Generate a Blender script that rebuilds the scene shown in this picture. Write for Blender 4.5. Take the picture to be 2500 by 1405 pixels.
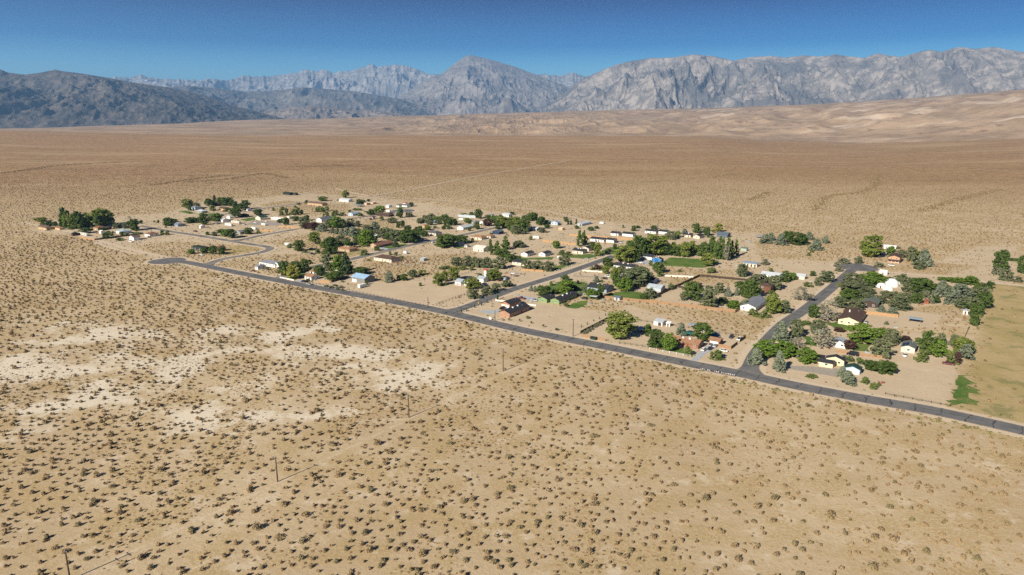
import bpy, bmesh, math, random
import numpy as np
from mathutils import Vector, Matrix

for o in list(bpy.data.objects): bpy.data.objects.remove(o)
SC = bpy.context.scene
COL = SC.collection
R = math.radians

# ---------------------------------------------------------------- camera, sky, sun, exposure
cam_d = bpy.data.cameras.new("camera"); cam = bpy.data.objects.new("camera", cam_d); COL.objects.link(cam)
cam_d.sensor_width = 36.0; cam_d.lens = 24.34; cam_d.clip_start = 1.0; cam_d.clip_end = 120000.0
cam.location = (0, 0, 120); cam.rotation_euler = (R(90 - 13.397), 0, 0)
SC.camera = cam

SUN_AZ, SUN_EL = 230.0, 30.5          # azimuth counter-clockwise from +x
world = bpy.data.worlds.new("World"); SC.world = world; world.use_nodes = True
wn = world.node_tree; wn.nodes.clear()
w_out = wn.nodes.new("ShaderNodeOutputWorld"); w_bg = wn.nodes.new("ShaderNodeBackground")
w_sky = wn.nodes.new("ShaderNodeTexSky"); w_sky.sky_type = 'NISHITA'; w_sky.sun_disc = False
w_sky.sun_elevation = R(SUN_EL); w_sky.sun_rotation = R(90 - SUN_AZ)
w_sky.altitude = 1500; w_sky.air_density = 1.0; w_sky.dust_density = 0.0; w_sky.ozone_density = 6.0
w_hsv = wn.nodes.new("ShaderNodeHueSaturation"); w_hsv.inputs['Saturation'].default_value = 1.25
# thin dry mountain air: the blue deepens quickly above the horizon, the same all round
w_tc = wn.nodes.new("ShaderNodeTexCoord"); w_sp = wn.nodes.new("ShaderNodeSeparateXYZ"); wn.links.new(w_tc.outputs['Generated'], w_sp.inputs[0])
w_rp = wn.nodes.new("ShaderNodeValToRGB"); wn.links.new(w_sp.outputs[2], w_rp.inputs[0])
w_rp.color_ramp.elements[0].position = 0.0; w_rp.color_ramp.elements[0].color = (2.6, 2.7, 2.25, 1)
w_rp.color_ramp.elements[1].position = .16; w_rp.color_ramp.elements[1].color = (.0, .11, .33, 1)
w_e = w_rp.color_ramp.elements.new(.055); w_e.color = (1.9, 2.15, 1.85, 1)
w_e = w_rp.color_ramp.elements.new(.10); w_e.color = (.22, .68, .92, 1)
w_mx = wn.nodes.new("ShaderNodeMix"); w_mx.data_type = 'RGBA'; w_mx.blend_type = 'MULTIPLY'; w_mx.inputs[0].default_value = 1.0
wn.links.new(w_sky.outputs[0], w_hsv.inputs['Color']); wn.links.new(w_hsv.outputs[0], w_mx.inputs[6]); wn.links.new(w_rp.outputs[0], w_mx.inputs[7]); wn.links.new(w_mx.outputs[2], w_bg.inputs[0])
w_bg.inputs[1].default_value = 0.055
wn.links.new(w_bg.outputs[0], w_out.inputs[0])

sun_d = bpy.data.lights.new("sun", 'SUN'); sun_d.energy = 4.9; sun_d.angle = R(0.53); sun_d.color = (1.0, 0.93, 0.80)
sun = bpy.data.objects.new("sun", sun_d); COL.objects.link(sun)
sd = Vector((math.cos(R(SUN_AZ)) * math.cos(R(SUN_EL)), math.sin(R(SUN_AZ)) * math.cos(R(SUN_EL)), math.sin(R(SUN_EL))))
sun.rotation_euler = sd.to_track_quat('Z', 'Y').to_euler(); sun.location = (0, 0, 400)

SC.render.engine = 'CYCLES'
vs = SC.view_settings; vs.view_transform = 'Standard'; vs.look = 'None'; vs.gamma = 1.0; vs.use_curve_mapping = False
vs.exposure = 0.88
SC.cycles.use_denoising = False
SC.cycles.max_bounces = 4; SC.cycles.diffuse_bounces = 2; SC.cycles.volume_bounces = 0; SC.cycles.transparent_max_bounces = 6

# ---- survey of the place, in metres (x right, y ahead, origin on the ground under the camera) ----
HOUSES = [
('brick_house', 'house', 'long brick ranch house with tan shingle roof beside the concrete driveway corner', 'brick ranch house', 'brick', 'tanroof', 'ac win', [(97.0, 366.4, 15.9, 8.5, 'm', 2.7, 'gable')]),
('brick_garage', 'garage', 'small brick garage with wide white roll door behind parked cars', 'brick garage', 'brick', 'tanroof', 'garage', [(113.6, 368.5, 5.8, 6.0, 'm', 2.6, 'gable')]),
('white_stable', 'shed', 'low white metal stable with a dark panel for bay shade in the dirt paddock', 'white stable', 'white', 'lightmetal', 'bay', [(90.1, 406.1, 5.6, 5.0, 'm', 2.4, 'shed')]),
('feed_shed', 'shed', 'tiny white feed shed next to the white stable', 'tiny feed shed', 'white', 'white', 'door', [(94.8, 402.5, 2.3, 2.0, 'm', 2.1, 'shed')]),
('storage_container', 'container', 'blue storage container behind the dark tree and brick garage', 'blue container', 'bluevivid', 'bluemetal', '', [(116.5, 381.5, 3.2, 2.2, 'c', 2.5, 'box')]),
('green_roof_shelter', 'shelter', 'low shelter with green metal roof just behind the brick ranch house', 'green roof shelter', 'wood', 'greenmetal', '', [(101.0, 381.9, 5.6, 4, 'm', 2.4, 'open')]),
('long_carport', 'carport', 'long low carport with pale roof beside the big cottonwood', 'long low carport', 'wood', 'lightmetal', '', [(75.5, 390.9, 5.4, 4, 'm', 2.3, 'open')]),
('corral_shelter', 'shelter', 'small grey-roofed corral shelter behind the dark round tree', 'corral shelter', 'wood', 'bluemetal', '', [(108.3, 399.4, 3.0, 4, 'm', 2.2, 'open')]),
('new_brick_house', 'house', 'orange brick house with charcoal roof alone on a bare dirt lot', 'charcoal-roofed brick house', 'brickorange', 'charcoal', 'ac win garage2', [(1.6, 432.7, 23.0, 8.2, 'c', 2.9, 'gable'), (-0.8, 451.0, 13.2, 7.5, 'c', 2.9, 'gable')]),
('green_house', 'house', 'sage green house with two charcoal gabled wings beside a lawn', 'sage green house', 'sage', 'charcoal', 'ac win', [(36.1, 466.1, 24.7, 7.0, 'c', 2.8, 'gable'), (23.9, 463.7, 10.6, 7.0, 'c', 2.8, 'gable')]),
('blue_grey_house', 'house', 'blue-grey house with broad charcoal roof in the big green lawn', 'blue-grey house', 'bluegrey', 'charcoal', 'ac win', [(65.2, 495.3, 15.7, 12.0, 'm', 2.9, 'gable')]),
('metal_workshop', 'workshop', 'pale blue corrugated metal workshop beside the dark brown fence', 'pale metal workshop', 'palemetal', 'palemetal', '', [(106.2, 496.1, 10.6, 8, 'm', 2.8, 'gable')]),
('lawn_pavilion', 'shelter', 'open pavilion with flat grey roof on posts next to the sage house lawn', 'grey roof pavilion', 'wood', 'lightmetal', '', [(57.4, 468.2, 5.2, 4.5, 'm', 2.5, 'open')]),
('fence_shed', 'shed', 'little grey-green shed set into the tan board fence', 'shed in the fence', 'palemetal', 'slate', 'door', [(73.6, 466.5, 4.2, 3.5, 'm', 2.3, 'gable')]),
('roadside_white_house', 'house', 'white house with charcoal roof half hidden by trees below the blue house', 'half hidden white house', 'white', 'charcoal', 'ac win', [(96.5, 573.8, 18.8, 9, 'm', 2.8, 'gable')]),
('blue_house', 'house', 'bright blue house with white trim and charcoal roof', 'bright blue house', 'bluevivid', 'charcoal', 'ac win bluetrim', [(128.6, 600.8, 4.9, 9, 'c', 3.0, 'gable')]),
('white_barn', 'barn', 'long white garage wing with dark roof joined to the left of blue house', 'white wing of the blue house', 'white', 'charcoal', 'garage', [(123.4, 616.2, 10.3, 8, 'm', 2.9, 'gable')]),
('twin_gable_house', 'house', 'white house with two small dark gables and green shrubs between', 'white twin gable house', 'white', 'charcoal', 'win', [(14.5, 632.9, 11.5, 7, 'c', 2.7, 'gable'), (30.8, 632.8, 11.2, 7, 'c', 2.7, 'gable')]),
('cream_house', 'house', 'cream house with charcoal roof beside the tall poplar pair', 'cream house by the poplars', 'cream', 'charcoal', 'ac win', [(64.3, 645.4, 11.1, 9, 'm', 2.8, 'gable'), (72.1, 658.1, 7.0, 8, 'c', 2.8, 'gable')]),
('white_long_house', 'house', 'long white house with charcoal roof in front of an orange fence', 'long white house', 'white', 'charcoal', 'win garage', [(90.2, 712.3, 15.4, 8, 'm', 2.8, 'gable'), (103.1, 707.2, 8.6, 8, 'm', 2.8, 'gable')]),
('white_fenced_house', 'house', 'white house with charcoal roof behind a brown and orange fence', 'white house behind the fence', 'white', 'charcoal', 'win garage', [(114.0, 751.2, 9.2, 8, 'm', 2.8, 'gable'), (127.5, 746.5, 12.4, 8, 'm', 2.8, 'gable')]),
('white_edge_house', 'house', 'white house with black roof on the far edge with shrubs along its front', 'white far edge house', 'white', 'charcoal', 'win garage', [(156.1, 766.9, 12.8, 8, 'm', 2.8, 'gable'), (169.0, 763.0, 9.5, 8, 'm', 2.8, 'gable')]),
('beige_edge_house', 'house', 'beige house with charcoal roof between dark trees at the far edge', 'beige far edge house', 'cream', 'charcoal', 'ac win', [(190.3, 741.2, 8.6, 8, 'm', 2.7, 'gable'), (199.7, 733.8, 13.0, 7, 'c', 2.7, 'gable')]),
('slate_roof_barn', 'barn', 'dark metal barn with big slate blue roof at the desert edge', 'slate blue barn', 'slate', 'slate', '', [(228.6, 740.7, 11.6, 11, 'm', 3.2, 'gable')]),
('long_metal_shed', 'shed', 'long narrow grey shed at the desert edge behind a dirt yard', 'long narrow shed', 'palemetal', 'lightmetal', 'bay', [(87.3, 830.2, 23.5, 6, 'c', 2.6, 'shed')]),
('pale_blue_house', 'house', 'pale blue house with blue metal roof at the desert edge', 'pale blue house', 'paleblue', 'bluemetal', 'win', [(52.9, 832.4, 6.9, 9, 'c', 3.0, 'gable'), (44.1, 842.7, 3.1, 7, 'c', 2.8, 'gable')]),
('grey_house', 'house', 'grey house with pale flat roof among trees near the desert edge', 'grey flat-roofed house', 'grey', 'lightmetal', 'win', [(26.6, 785.7, 9.3, 8, 'm', 2.8, 'gable')]),
('brown_barn', 'barn', 'small brown barn with brown roof inside the dark fence corner', 'small brown barn', 'woodbrown', 'brownroof', '', [(138.1, 505.9, 6.8, 6, 'm', 2.5, 'gable')]),
('white_grey_roof_house', 'house', 'long white house with grey roof left of the eastern road', 'long grey-roofed white house', 'white', 'greyroof', 'win', [(162.1, 449.1, 27.1, 10, 'c', 2.9, 'gable')]),
('brown_cabin', 'house', 'dark brown cabin with grey-green gable roof among junipers', 'dark brown cabin', 'darkbrown', 'greygreen', 'win', [(243.8, 454.3, 17.9, 9.5, 'c', 3.0, 'gable')]),
('yellow_house', 'house', 'pale yellow house with broad brown roof and stone chimney', 'pale yellow house', 'yellowcream', 'brownroof', 'win chimney', [(212.4, 416.1, 27.3, 11.5, 'c', 3.0, 'gable'), (216.6, 428.6, 8.8, 5.8, 'c', 2.8, 'gable')]),
('white_silver_house', 'house', 'white house with pale silver roof behind the bare-branched tree', 'silver-roofed white house', 'white', 'silverroof', 'win', [(180.8, 364.8, 7.2, 7.2, 'c', 2.8, 'gable')]),
('corner_house', 'house', 'cream corner house with black shingle roofs and small peaked wing', 'cream corner house', 'yellowcream', 'charcoal', 'win', [(165.2, 335.3, 3.4, 8.5, 'c', 3.0, 'gable'), (159.5, 332.4, 6.5, 5.0, 'm', 2.5, 'gable'), (159.2, 339.4, 3.1, 5.5, 'm', 2.5, 'hip')]),
('green_roof_garage', 'garage', 'small white garage with dark green roof beside the silvery juniper', 'green-roofed garage', 'paleblue', 'greenroof', 'garage', [(168.3, 323.0, 4.9, 6.8, 'c', 2.7, 'gable')]),
('solar_garage', 'garage', 'cream garage with blue solar panels on its roof in the gravel yard', 'solar panel garage', 'cream', 'greygreen', 'win solar', [(215.3, 357.8, 10.5, 6.4, 'c', 2.8, 'gable')]),
('hay_shelter', 'shelter', 'open hay shelter with pale roof on the bare lot behind yellow house', 'open hay shelter', 'wood', 'bluemetal', '', [(249.4, 411.8, 6.6, 4, 'm', 2.3, 'open')]),
('white_tool_shed', 'shed', 'little white shed alone near the tall hedge', 'white shed near the hedge', 'white', 'lightmetal', 'door', [(292.8, 431.1, 4.6, 2.6, 'c', 2.2, 'gable')]),
('red_shed', 'shed', 'small reddish shed tucked in the grove right of the brown cabin', 'reddish shed in the grove', 'redwood', 'redwood', '', [(282.6, 456.7, 2.7, 3, 'm', 2.0, 'shed')]),
('salmon_house', 'house', 'two-storey salmon house with brown roof and white porch beyond the cul-de-sac', 'salmon house', 'salmon', 'brownroof', 'win porch', [(339.9, 603.7, 15.1, 9, 'c', 5.0, 'gable')]),
('white_cabin_pair', 'house', 'tiny white stucco hut with dark doorway beside the dirt road', 'white stucco hut', 'white', 'white', 'door', [(301.8, 550.1, 6.2, 5, 'm', 2.8, 'flat')]),
('brown_two_storey_house', 'house', 'two-storey brown timber house with balcony among dark trees', 'brown timber house', 'woodbrown', 'brownroof', 'win', [(185.7, 491.4, 7.8, 8, 'm', 5.0, 'hip')]),
('low_white_house', 'house', 'low white house with pale metal roof right of the road trees', 'low pale-roofed house', 'white', 'lightmetal', 'win', [(208.1, 538.3, 16.9, 9, 'm', 2.6, 'gable')]),
('cream_garage', 'garage', 'square cream garage with pale hip roof on bare dirt', 'cream hip-roofed garage', 'cream', 'lightmetal', '', [(228.7, 534.8, 6.7, 6.5, 'm', 2.6, 'gable')]),
('blue_roof_stable', 'stable', 'white stable with blue metal roof and dark stall doors', 'blue-roofed stable', 'cream', 'bluemetal', 'stalls', [(205.0, 583.5, 12.2, 6, 'm', 2.8, 'shed')]),
('hidden_brown_house', 'house', 'brown house mostly hidden in the dark tree clump at desert edge', 'hidden brown house', 'woodbrown', 'brownroof', 'win', [(283.5, 699.2, 4.5, 7, 'm', 2.6, 'gable')]),
('open_hay_barn', 'shelter', 'dark open barn with blue-grey roof at the desert edge', 'open edge barn', 'wood', 'bluemetal', '', [(263.9, 731.9, 6.7, 5, 'm', 2.6, 'open')]),
('green_tank_shed', 'shed', 'pale green shed at the end of the poplar row', 'pale green shed', 'palegreen', 'greygreen', '', [(223.7, 656.9, 5.2, 4, 'm', 2.8, 'gable')]),
('white_manufactured_home', 'house', 'white manufactured home behind the salmon house', 'white manufactured home', 'white', 'white', 'win', [(369.5, 667.3, 10.4, 4.5, 'm', 2.8, 'gable')]),
('garden_gazebo', 'gazebo', 'white garden gazebo left of the salmon house', 'white gazebo', 'white', 'white', '', [(344.8, 631.9, 4.0, 4, 'm', 2.6, 'open')]),
('white_hip_house', 'house', 'white house with grey hip roofs standing on the open corner', 'white house on the open corner', 'white', 'greyroof', 'ac win', [(-212.1, 572.1, 3.6, 8, 'm', 2.7, 'gable'), (-207.8, 586.5, 21.2, 9, 'm', 2.8, 'hip'), (-199.7, 580.1, 4.5, 7, 'c', 3.2, 'gable')]),
('brown_roof_house', 'house', 'white house with tan and brown roofs next to the yellowing tree', 'tan-roofed house', 'white', 'tanroof', 'win chimney', [(-157.7, 533.1, 7.8, 8, 'm', 2.7, 'gable'), (-158.1, 550.6, 8.3, 9, 'm', 2.9, 'gable')]),
('metal_barn', 'barn', 'large grey metal barn with pale blue roof and white door', 'large metal barn', 'greymetal', 'bluemetal2', 'bigdoor', [(-115.6, 525.1, 14.3, 11, 'm', 3.8, 'gable')]),
('brown_hip_house', 'house', 'white house with large dark brown hip roof left of a junk yard', 'brown hip-roofed house', 'cream', 'brownroof', 'win', [(-111.8, 608.3, 21.4, 11, 'm', 2.9, 'hip')]),
('brown_ranch_house', 'house', 'tan house with brown hip roof among green garden bushes', 'tan hip-roofed house', 'tan', 'tanroof', 'ac win', [(-158.3, 657.3, 15.7, 10, 'm', 2.7, 'hip')]),
('long_brown_house', 'house', 'long tan house with brown roof and lawn beside round conifer', 'long tan house with lawn', 'tan', 'brownred', 'win porch2', [(-130.7, 683.7, 22.9, 9, 'c', 2.7, 'gable')]),
('white_warehouse', 'warehouse', 'plain white windowed warehouse beside the poplar group', 'white warehouse', 'offwhite', 'offwhite', 'win', [(-29.4, 656.8, 12.2, 10, 'm', 3.4, 'gable')]),
('grey_tree_house', 'house', 'grey house right of the big dark spreading tree', 'grey house by the spreading tree', 'grey', 'greyroof', 'win', [(-53.1, 686.0, 6.8, 8, 'm', 2.7, 'hip')]),
('white_garden_shed', 'shed', 'small white shed left of the white warehouse', 'white shed by the warehouse', 'white', 'greyroof', 'door', [(-44.8, 676.8, 3.0, 3, 'm', 2.3, 'gable')]),
('beige_ranch_house', 'house', 'beige house with tan roofs behind the white warehouse', 'beige tan-roofed house', 'cream', 'tanroof', 'win', [(-35.4, 726.5, 14.4, 9, 'm', 2.7, 'hip'), (-23.9, 733.2, 8.3, 8, 'm', 2.7, 'hip')]),
('dark_hip_house', 'house', 'beige house with dark grey hip roof across the second street', 'dark grey hip-roofed house', 'cream', 'greyroof2', 'win', [(-85.9, 755.6, 14.0, 10, 'm', 2.7, 'hip')]),
('navy_house', 'house', 'dark blue house with slate roof near the second street end', 'navy blue house', 'navy', 'slate', 'win', [(-15.5, 761.2, 9.2, 9, 'c', 3.0, 'gable')]),
('farm_house', 'house', 'white and red farmhouse with pale grey roof beside parked trucks', 'red and white farmhouse', 'white', 'silverroof', 'redtrim win', [(-38.8, 514.5, 5.5, 8, 'm', 2.8, 'gable'), (-33.0, 512.4, 4.7, 6, 'c', 2.7, 'gable')]),
('farm_garage', 'garage', 'white farm garage with grey roof right of the farmhouse', 'white farm garage', 'white', 'silverroof', 'garage', [(-22.6, 524.2, 6.3, 7, 'm', 3.0, 'gable')]),
('red_cap_tower', 'tower', 'narrow white tower with red cap roof behind the farm garage', 'white tower with red cap', 'white', 'redroof', 'win', [(-20.6, 543.3, 2.4, 3, 'm', 5.2, 'gable')]),
('white_canopy', 'carport', 'white canopy roof in the farmyard bushes', 'white farmyard canopy', 'wood', 'white', '', [(1.2, 540.4, 2.6, 3.6, 'm', 2.8, 'open')]),
('junk_yard_shed', 'shed', 'small grey shed at the junk yard right of the hip-roofed house', 'junk yard shed', 'grey', 'lightmetal', '', [(-79.2, 607.4, 4.5, 4, 'm', 2.2, 'shed')]),
('playhouse', 'shed', 'tiny white playhouse with dark windows under the tall conifer', 'tiny white playhouse', 'white', 'white', 'door', [(-143.7, 554.6, 2.0, 1.9, 'c', 2.4, 'gable')]),
('white_metal_roof_house', 'house', 'long white house with pale roof along the upper street', 'long upper street house', 'white', 'lightmetal', 'win', [(-53.7, 799.4, 21.2, 9, 'c', 2.8, 'gable')]),
('grey_box_shed', 'shed', 'grey box shed on bare dirt above the second street', 'grey box shed', 'bluegrey', 'greyroof', '', [(-95.5, 845.2, 5.7, 6, 'm', 2.8, 'gable')]),
('grey_roof_bungalow', 'house', 'grey-roofed bungalow behind the dark plum tree', 'grey-roofed bungalow', 'grey', 'greyroof', 'win', [(-44.0, 839.6, 6.2, 9, 'm', 2.8, 'hip')]),
('white_gable_bungalow', 'house', 'white gabled bungalow beside the dark plum tree', 'white bungalow by the plum tree', 'white', 'greyroof', 'win', [(-35.6, 837.6, 3.6, 7, 'c', 2.8, 'gable')]),
('far_silver_house', 'house', 'white house with silver roof at the far edge among cottonwoods', 'far silver-roofed house', 'white', 'lightmetal', 'win', [(-6.6, 908.0, 11.0, 8, 'm', 2.8, 'gable')]),
('far_small_house', 'house', 'small grey-roofed house tucked between far trees', 'small far house', 'white', 'greyroof', '', [(-26.1, 904.9, 2.9, 6, 'm', 2.6, 'gable')]),
('long_flat_building', 'shed', 'long flat-roofed grey building behind the far trees', 'long flat-roofed building', 'palemetal', 'lightmetal', '', [(-57.6, 899.0, 28.8, 5, 'm', 2.4, 'flat')]),
('mauve_cottage', 'house', 'mauve gabled cottage with dark trim among bushes', 'mauve cottage', 'mauve', 'brownroof', 'win', [(-178.4, 881.0, 3.2, 6.0, 'c', 3.0, 'gable')]),
('dark_brown_house', 'house', 'long dark brown house under low trees near the small cul-de-sac', 'long dark brown house', 'darkbrown', 'brownroof', 'win', [(-168.2, 912.3, 24.8, 9, 'm', 2.6, 'hip')]),
('far_white_house', 'house', 'white house with dark roof and green lawn at the small cul-de-sac', 'small cul-de-sac house', 'white', 'greygreen', 'win', [(-164.6, 1014.5, 5.2, 8, 'm', 2.7, 'gable'), (-154.8, 1013.9, 10.4, 8, 'm', 2.7, 'gable')]),
('red_tarp_shed', 'shed', 'small shed with bright red roof behind the far white house', 'bright red roof shed', 'white', 'redroof', '', [(-160.9, 1046.3, 4.7, 5, 'm', 2.4, 'gable')]),
('far_white_garage', 'garage', 'white garage with pale roof on bare dirt at the desert edge', 'white garage at the desert edge', 'white', 'lightmetal', '', [(-179.2, 1008.3, 6.0, 7, 'm', 2.6, 'gable')]),
('tan_flat_house', 'house', 'tan flat-roofed house with white addition near the desert edge', 'tan flat-roofed house', 'tanbright', 'white', '', [(-217.0, 1039.3, 5.6, 8, 'm', 3.0, 'flat'), (-210.9, 1051.1, 7.3, 7, 'm', 2.6, 'flat')]),
('far_blue_shed', 'shed', 'low dark shed with pale blue roof behind the hedge', 'low pale-blue-roofed shed', 'slate', 'bluemetal', '', [(-225.3, 1018.4, 13.5, 7, 'm', 2.5, 'open')]),
('blue_grey_far_house', 'house', 'blue-grey house with pale metal roof left of far motorhomes', 'blue-grey metal-roofed far house', 'paleblue', 'bluemetal', 'win', [(-210.0, 919.6, 13.8, 9, 'c', 2.7, 'gable')]),
('white_little_house', 'house', 'little white house between grey junipers', 'little white house in the junipers', 'white', 'lightmetal', 'win', [(-144.8, 732.9, 3.0, 4.3, 'm', 2.8, 'gable')]),
('reddish_far_house', 'house', 'low reddish house behind the green hedge', 'low reddish house', 'salmon', 'tanroof', '', [(-102.1, 811.2, 3.7, 7, 'm', 2.5, 'hip')]),
('lone_dark_house', 'house', 'dark green house standing alone on cleared dirt at top of settlement', 'lone dark green house', 'darkgreen', 'darkgreen2', 'win', [(-382.8, 1189.6, 18.1, 9, 'm', 3.0, 'gable'), (-368.1, 1183.1, 4.2, 8, 'c', 2.8, 'gable')]),
('tan_adobe_house', 'house', 'tan adobe house with brown roof below the lone dark house', 'tan adobe house', 'tanbright', 'brownroof2', 'win', [(-291.6, 1038.0, 33.0, 10, 'm', 3.0, 'gable')]),
('white_far_villa', 'house', 'white house with pale grey roof under a single tree at top', 'white house under single tree', 'white', 'lightmetal', 'win', [(-260.0, 1085.5, 21.6, 9, 'm', 3.0, 'gable')]),
('blue_two_storey_house', 'house', 'pale blue two-storey house behind the green lawn at upper left', 'pale blue two-storey house', 'paleblue', 'greyroof', 'win', [(-446.3, 976.8, 8.8, 8, 'm', 4.5, 'hip')]),
('grey_lawn_house', 'house', 'low grey house in front of the pale blue two-storey house', 'low grey lawn house', 'grey', 'lightmetal', 'win', [(-425.3, 947.9, 13.7, 8, 'm', 2.6, 'hip')]),
('tan_tree_house', 'house', 'tan house with brown roof between dark trees at upper left', 'tan house between dark trees', 'tanbright', 'brownroof', 'win', [(-405.3, 976.5, 14.6, 9, 'm', 2.8, 'gable')]),
('cream_green_barn', 'barn', 'cream barn with dark green gable roof behind small lawn', 'cream barn with green roof', 'cream', 'greenroof', '', [(-318.5, 877.6, 11.1, 10, 'c', 3.5, 'gable')]),
('cream_block_house', 'house', 'square cream block house with flat roof in the upper yards', 'cream block house', 'cream', 'offwhite', '', [(-284.0, 884.4, 5.3, 8, 'm', 3.2, 'flat')]),
('white_vehicle_barn', 'barn', 'white low barn with pale roof above the motorhomes', 'white low barn', 'white', 'lightmetal', '', [(-356.8, 856.3, 4.3, 8, 'm', 3.0, 'gable')]),
('white_front_house', 'house', 'white gable-fronted house with dark roof left of the junipers', 'gable-fronted white house', 'white', 'slate', 'win', [(-234.2, 861.9, 18.2, 9, 'c', 3.8, 'gable')]),
('long_grey_house', 'house', 'long blue-grey house with pale roof at the left road bend', 'long blue-grey house', 'bluegrey', 'greyroof', 'win', [(-402.1, 824.2, 22.6, 9, 'm', 2.7, 'hip')]),
('white_lot_garage', 'garage', 'small white garage in the open lot left of the motorhomes', 'white garage in the open lot', 'white', 'white', '', [(-362.4, 804.4, 2.7, 6, 'm', 2.5, 'gable')]),
('grey_corner_house', 'house', 'grey house with pale roof behind bushes at the left intersection', 'grey house at the left intersection', 'grey', 'greyroof', 'win', [(-300.6, 760.4, 7.0, 8, 'c', 2.8, 'gable')]),
('low_white_sheds', 'shed', 'low white flat shed between cream barn and cream block house', 'low white flat shed', 'white', 'offwhite', '', [(-298.7, 877.8, 19.8, 5, 'm', 2.2, 'flat')]),
('dark_container_house', 'house', 'dark green boxy house with bushes on the lone left island lot', 'dark green boxy house', 'darkgreen', 'darkgreen2', 'win', [(-300.8, 659.5, 19.8, 7, 'm', 3.4, 'flat')]),
('gambrel_barn', 'barn', 'brown barn with rounded gambrel roof right of the boxy dark house', 'rounded brown barn', 'woodbrown', 'brownroof', '', [(-280.1, 657.7, 4.2, 8, 'c', 3.2, 'barn')]),
('far_green_house', 'house', 'dark green roofed house behind the small upper lawn', 'dark green roofed house', 'darkgreen', 'darkgreen2', '', [(-349.8, 904.2, 6.4, 8, 'm', 2.7, 'gable')]),
('white_cottage', 'house', 'white cottage with grey roof right of the dense conifer', 'white cottage by the conifer', 'white', 'greyroof', '', [(-368.1, 967.2, 2.4, 6, 'm', 2.6, 'gable')]),
('white_peak_garage', 'garage', 'white peaked garage left of the dense conifer', 'white peaked garage', 'white', 'lightmetal', '', [(-363.4, 888.2, 4.4, 7, 'c', 2.8, 'gable')]),
('brown_bungalow', 'house', 'white bungalow with reddish brown hip roof at the left edge road', 'reddish hip-roofed bungalow', 'white', 'brownred', 'win chimney', [(-391.9, 746.0, 10.3, 10, 'm', 2.8, 'hip')]),
('white_gable_barn', 'barn', 'white-fronted barn with dark brown roof below the left houses', 'white-fronted barn', 'white', 'brownroof2', '', [(-397.2, 721.1, 6.8, 9, 'c', 3.4, 'gable')]),
('pale_roof_house', 'house', 'white house with pale blue-grey roof behind the left brown fence', 'pale-roofed left house', 'white', 'bluegreyroof', 'win', [(-433.0, 765.7, 13.6, 10, 'm', 2.8, 'hip')]),
('white_yard_shed', 'shed', 'white shed left of the pale-roofed house', 'white yard shed', 'white', 'white', '', [(-456.9, 765.1, 3.8, 4.3, 'm', 2.6, 'gable')]),
('dark_yard_shed', 'shed', 'dark brown shed at the left yard corner', 'dark yard corner shed', 'darkbrown', 'charcoal', '', [(-476.7, 749.0, 3.5, 7, 'm', 2.6, 'gable')]),
('brown_grove_house', 'house', 'brown house with reddish roof under the tall left grove', 'brown house under the grove', 'tan', 'brownred', 'win', [(-475.1, 791.8, 10.0, 9, 'm', 3.0, 'hip')]),
('dark_garage', 'garage', 'dark little garage right of the brown house under the grove', 'dark little garage', 'darkbrown', 'charcoal', '', [(-467.2, 796.9, 3.4, 6, 'c', 2.6, 'gable')]),
('tan_edge_house', 'house', 'tan house with brown flat roof at the far left edge', 'far left tan house', 'tanbright', 'brownroof2', 'win', [(-540.6, 797.5, 20.3, 8, 'm', 2.6, 'gable')]),
('yellow_yard_shed', 'shed', 'low yellowish shed right of the far left tan house', 'low yellowish shed', 'tanbright', 'tanroof', '', [(-525.4, 795.3, 18.2, 4, 'm', 2.0, 'shed')]),
('cream_hedge_house', 'house', 'cream house with dark roof behind the olive tree hedge on the street', 'cream house behind olive trees', 'cream', 'charcoal', 'win', [(8.8, 589.6, 15.5, 8, 'm', 2.7, 'gable')]),
('white_grove_shed', 'shed', 'small white shed in the shade of the big olive grove', 'white shed in the olive grove', 'white', 'offwhite', '', [(88.4, 540.4, 4.0, 4, 'm', 2.4, 'flat')]),
('white_shade_house', 'house', 'white house with dark roof in the shade right of the olive grove', 'white house in the grove shade', 'white', 'charcoal', '', [(109.0, 520.7, 3.5, 8, 'm', 2.7, 'gable')]),
('salmon_edge_shed', 'shed', 'small tan shed by the far desert edge yard', 'tan shed in the far yard', 'tanbright', 'offwhite', '', [(57.0, 790.7, 5.3, 5, 'm', 2.4, 'flat')]),
]
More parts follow.
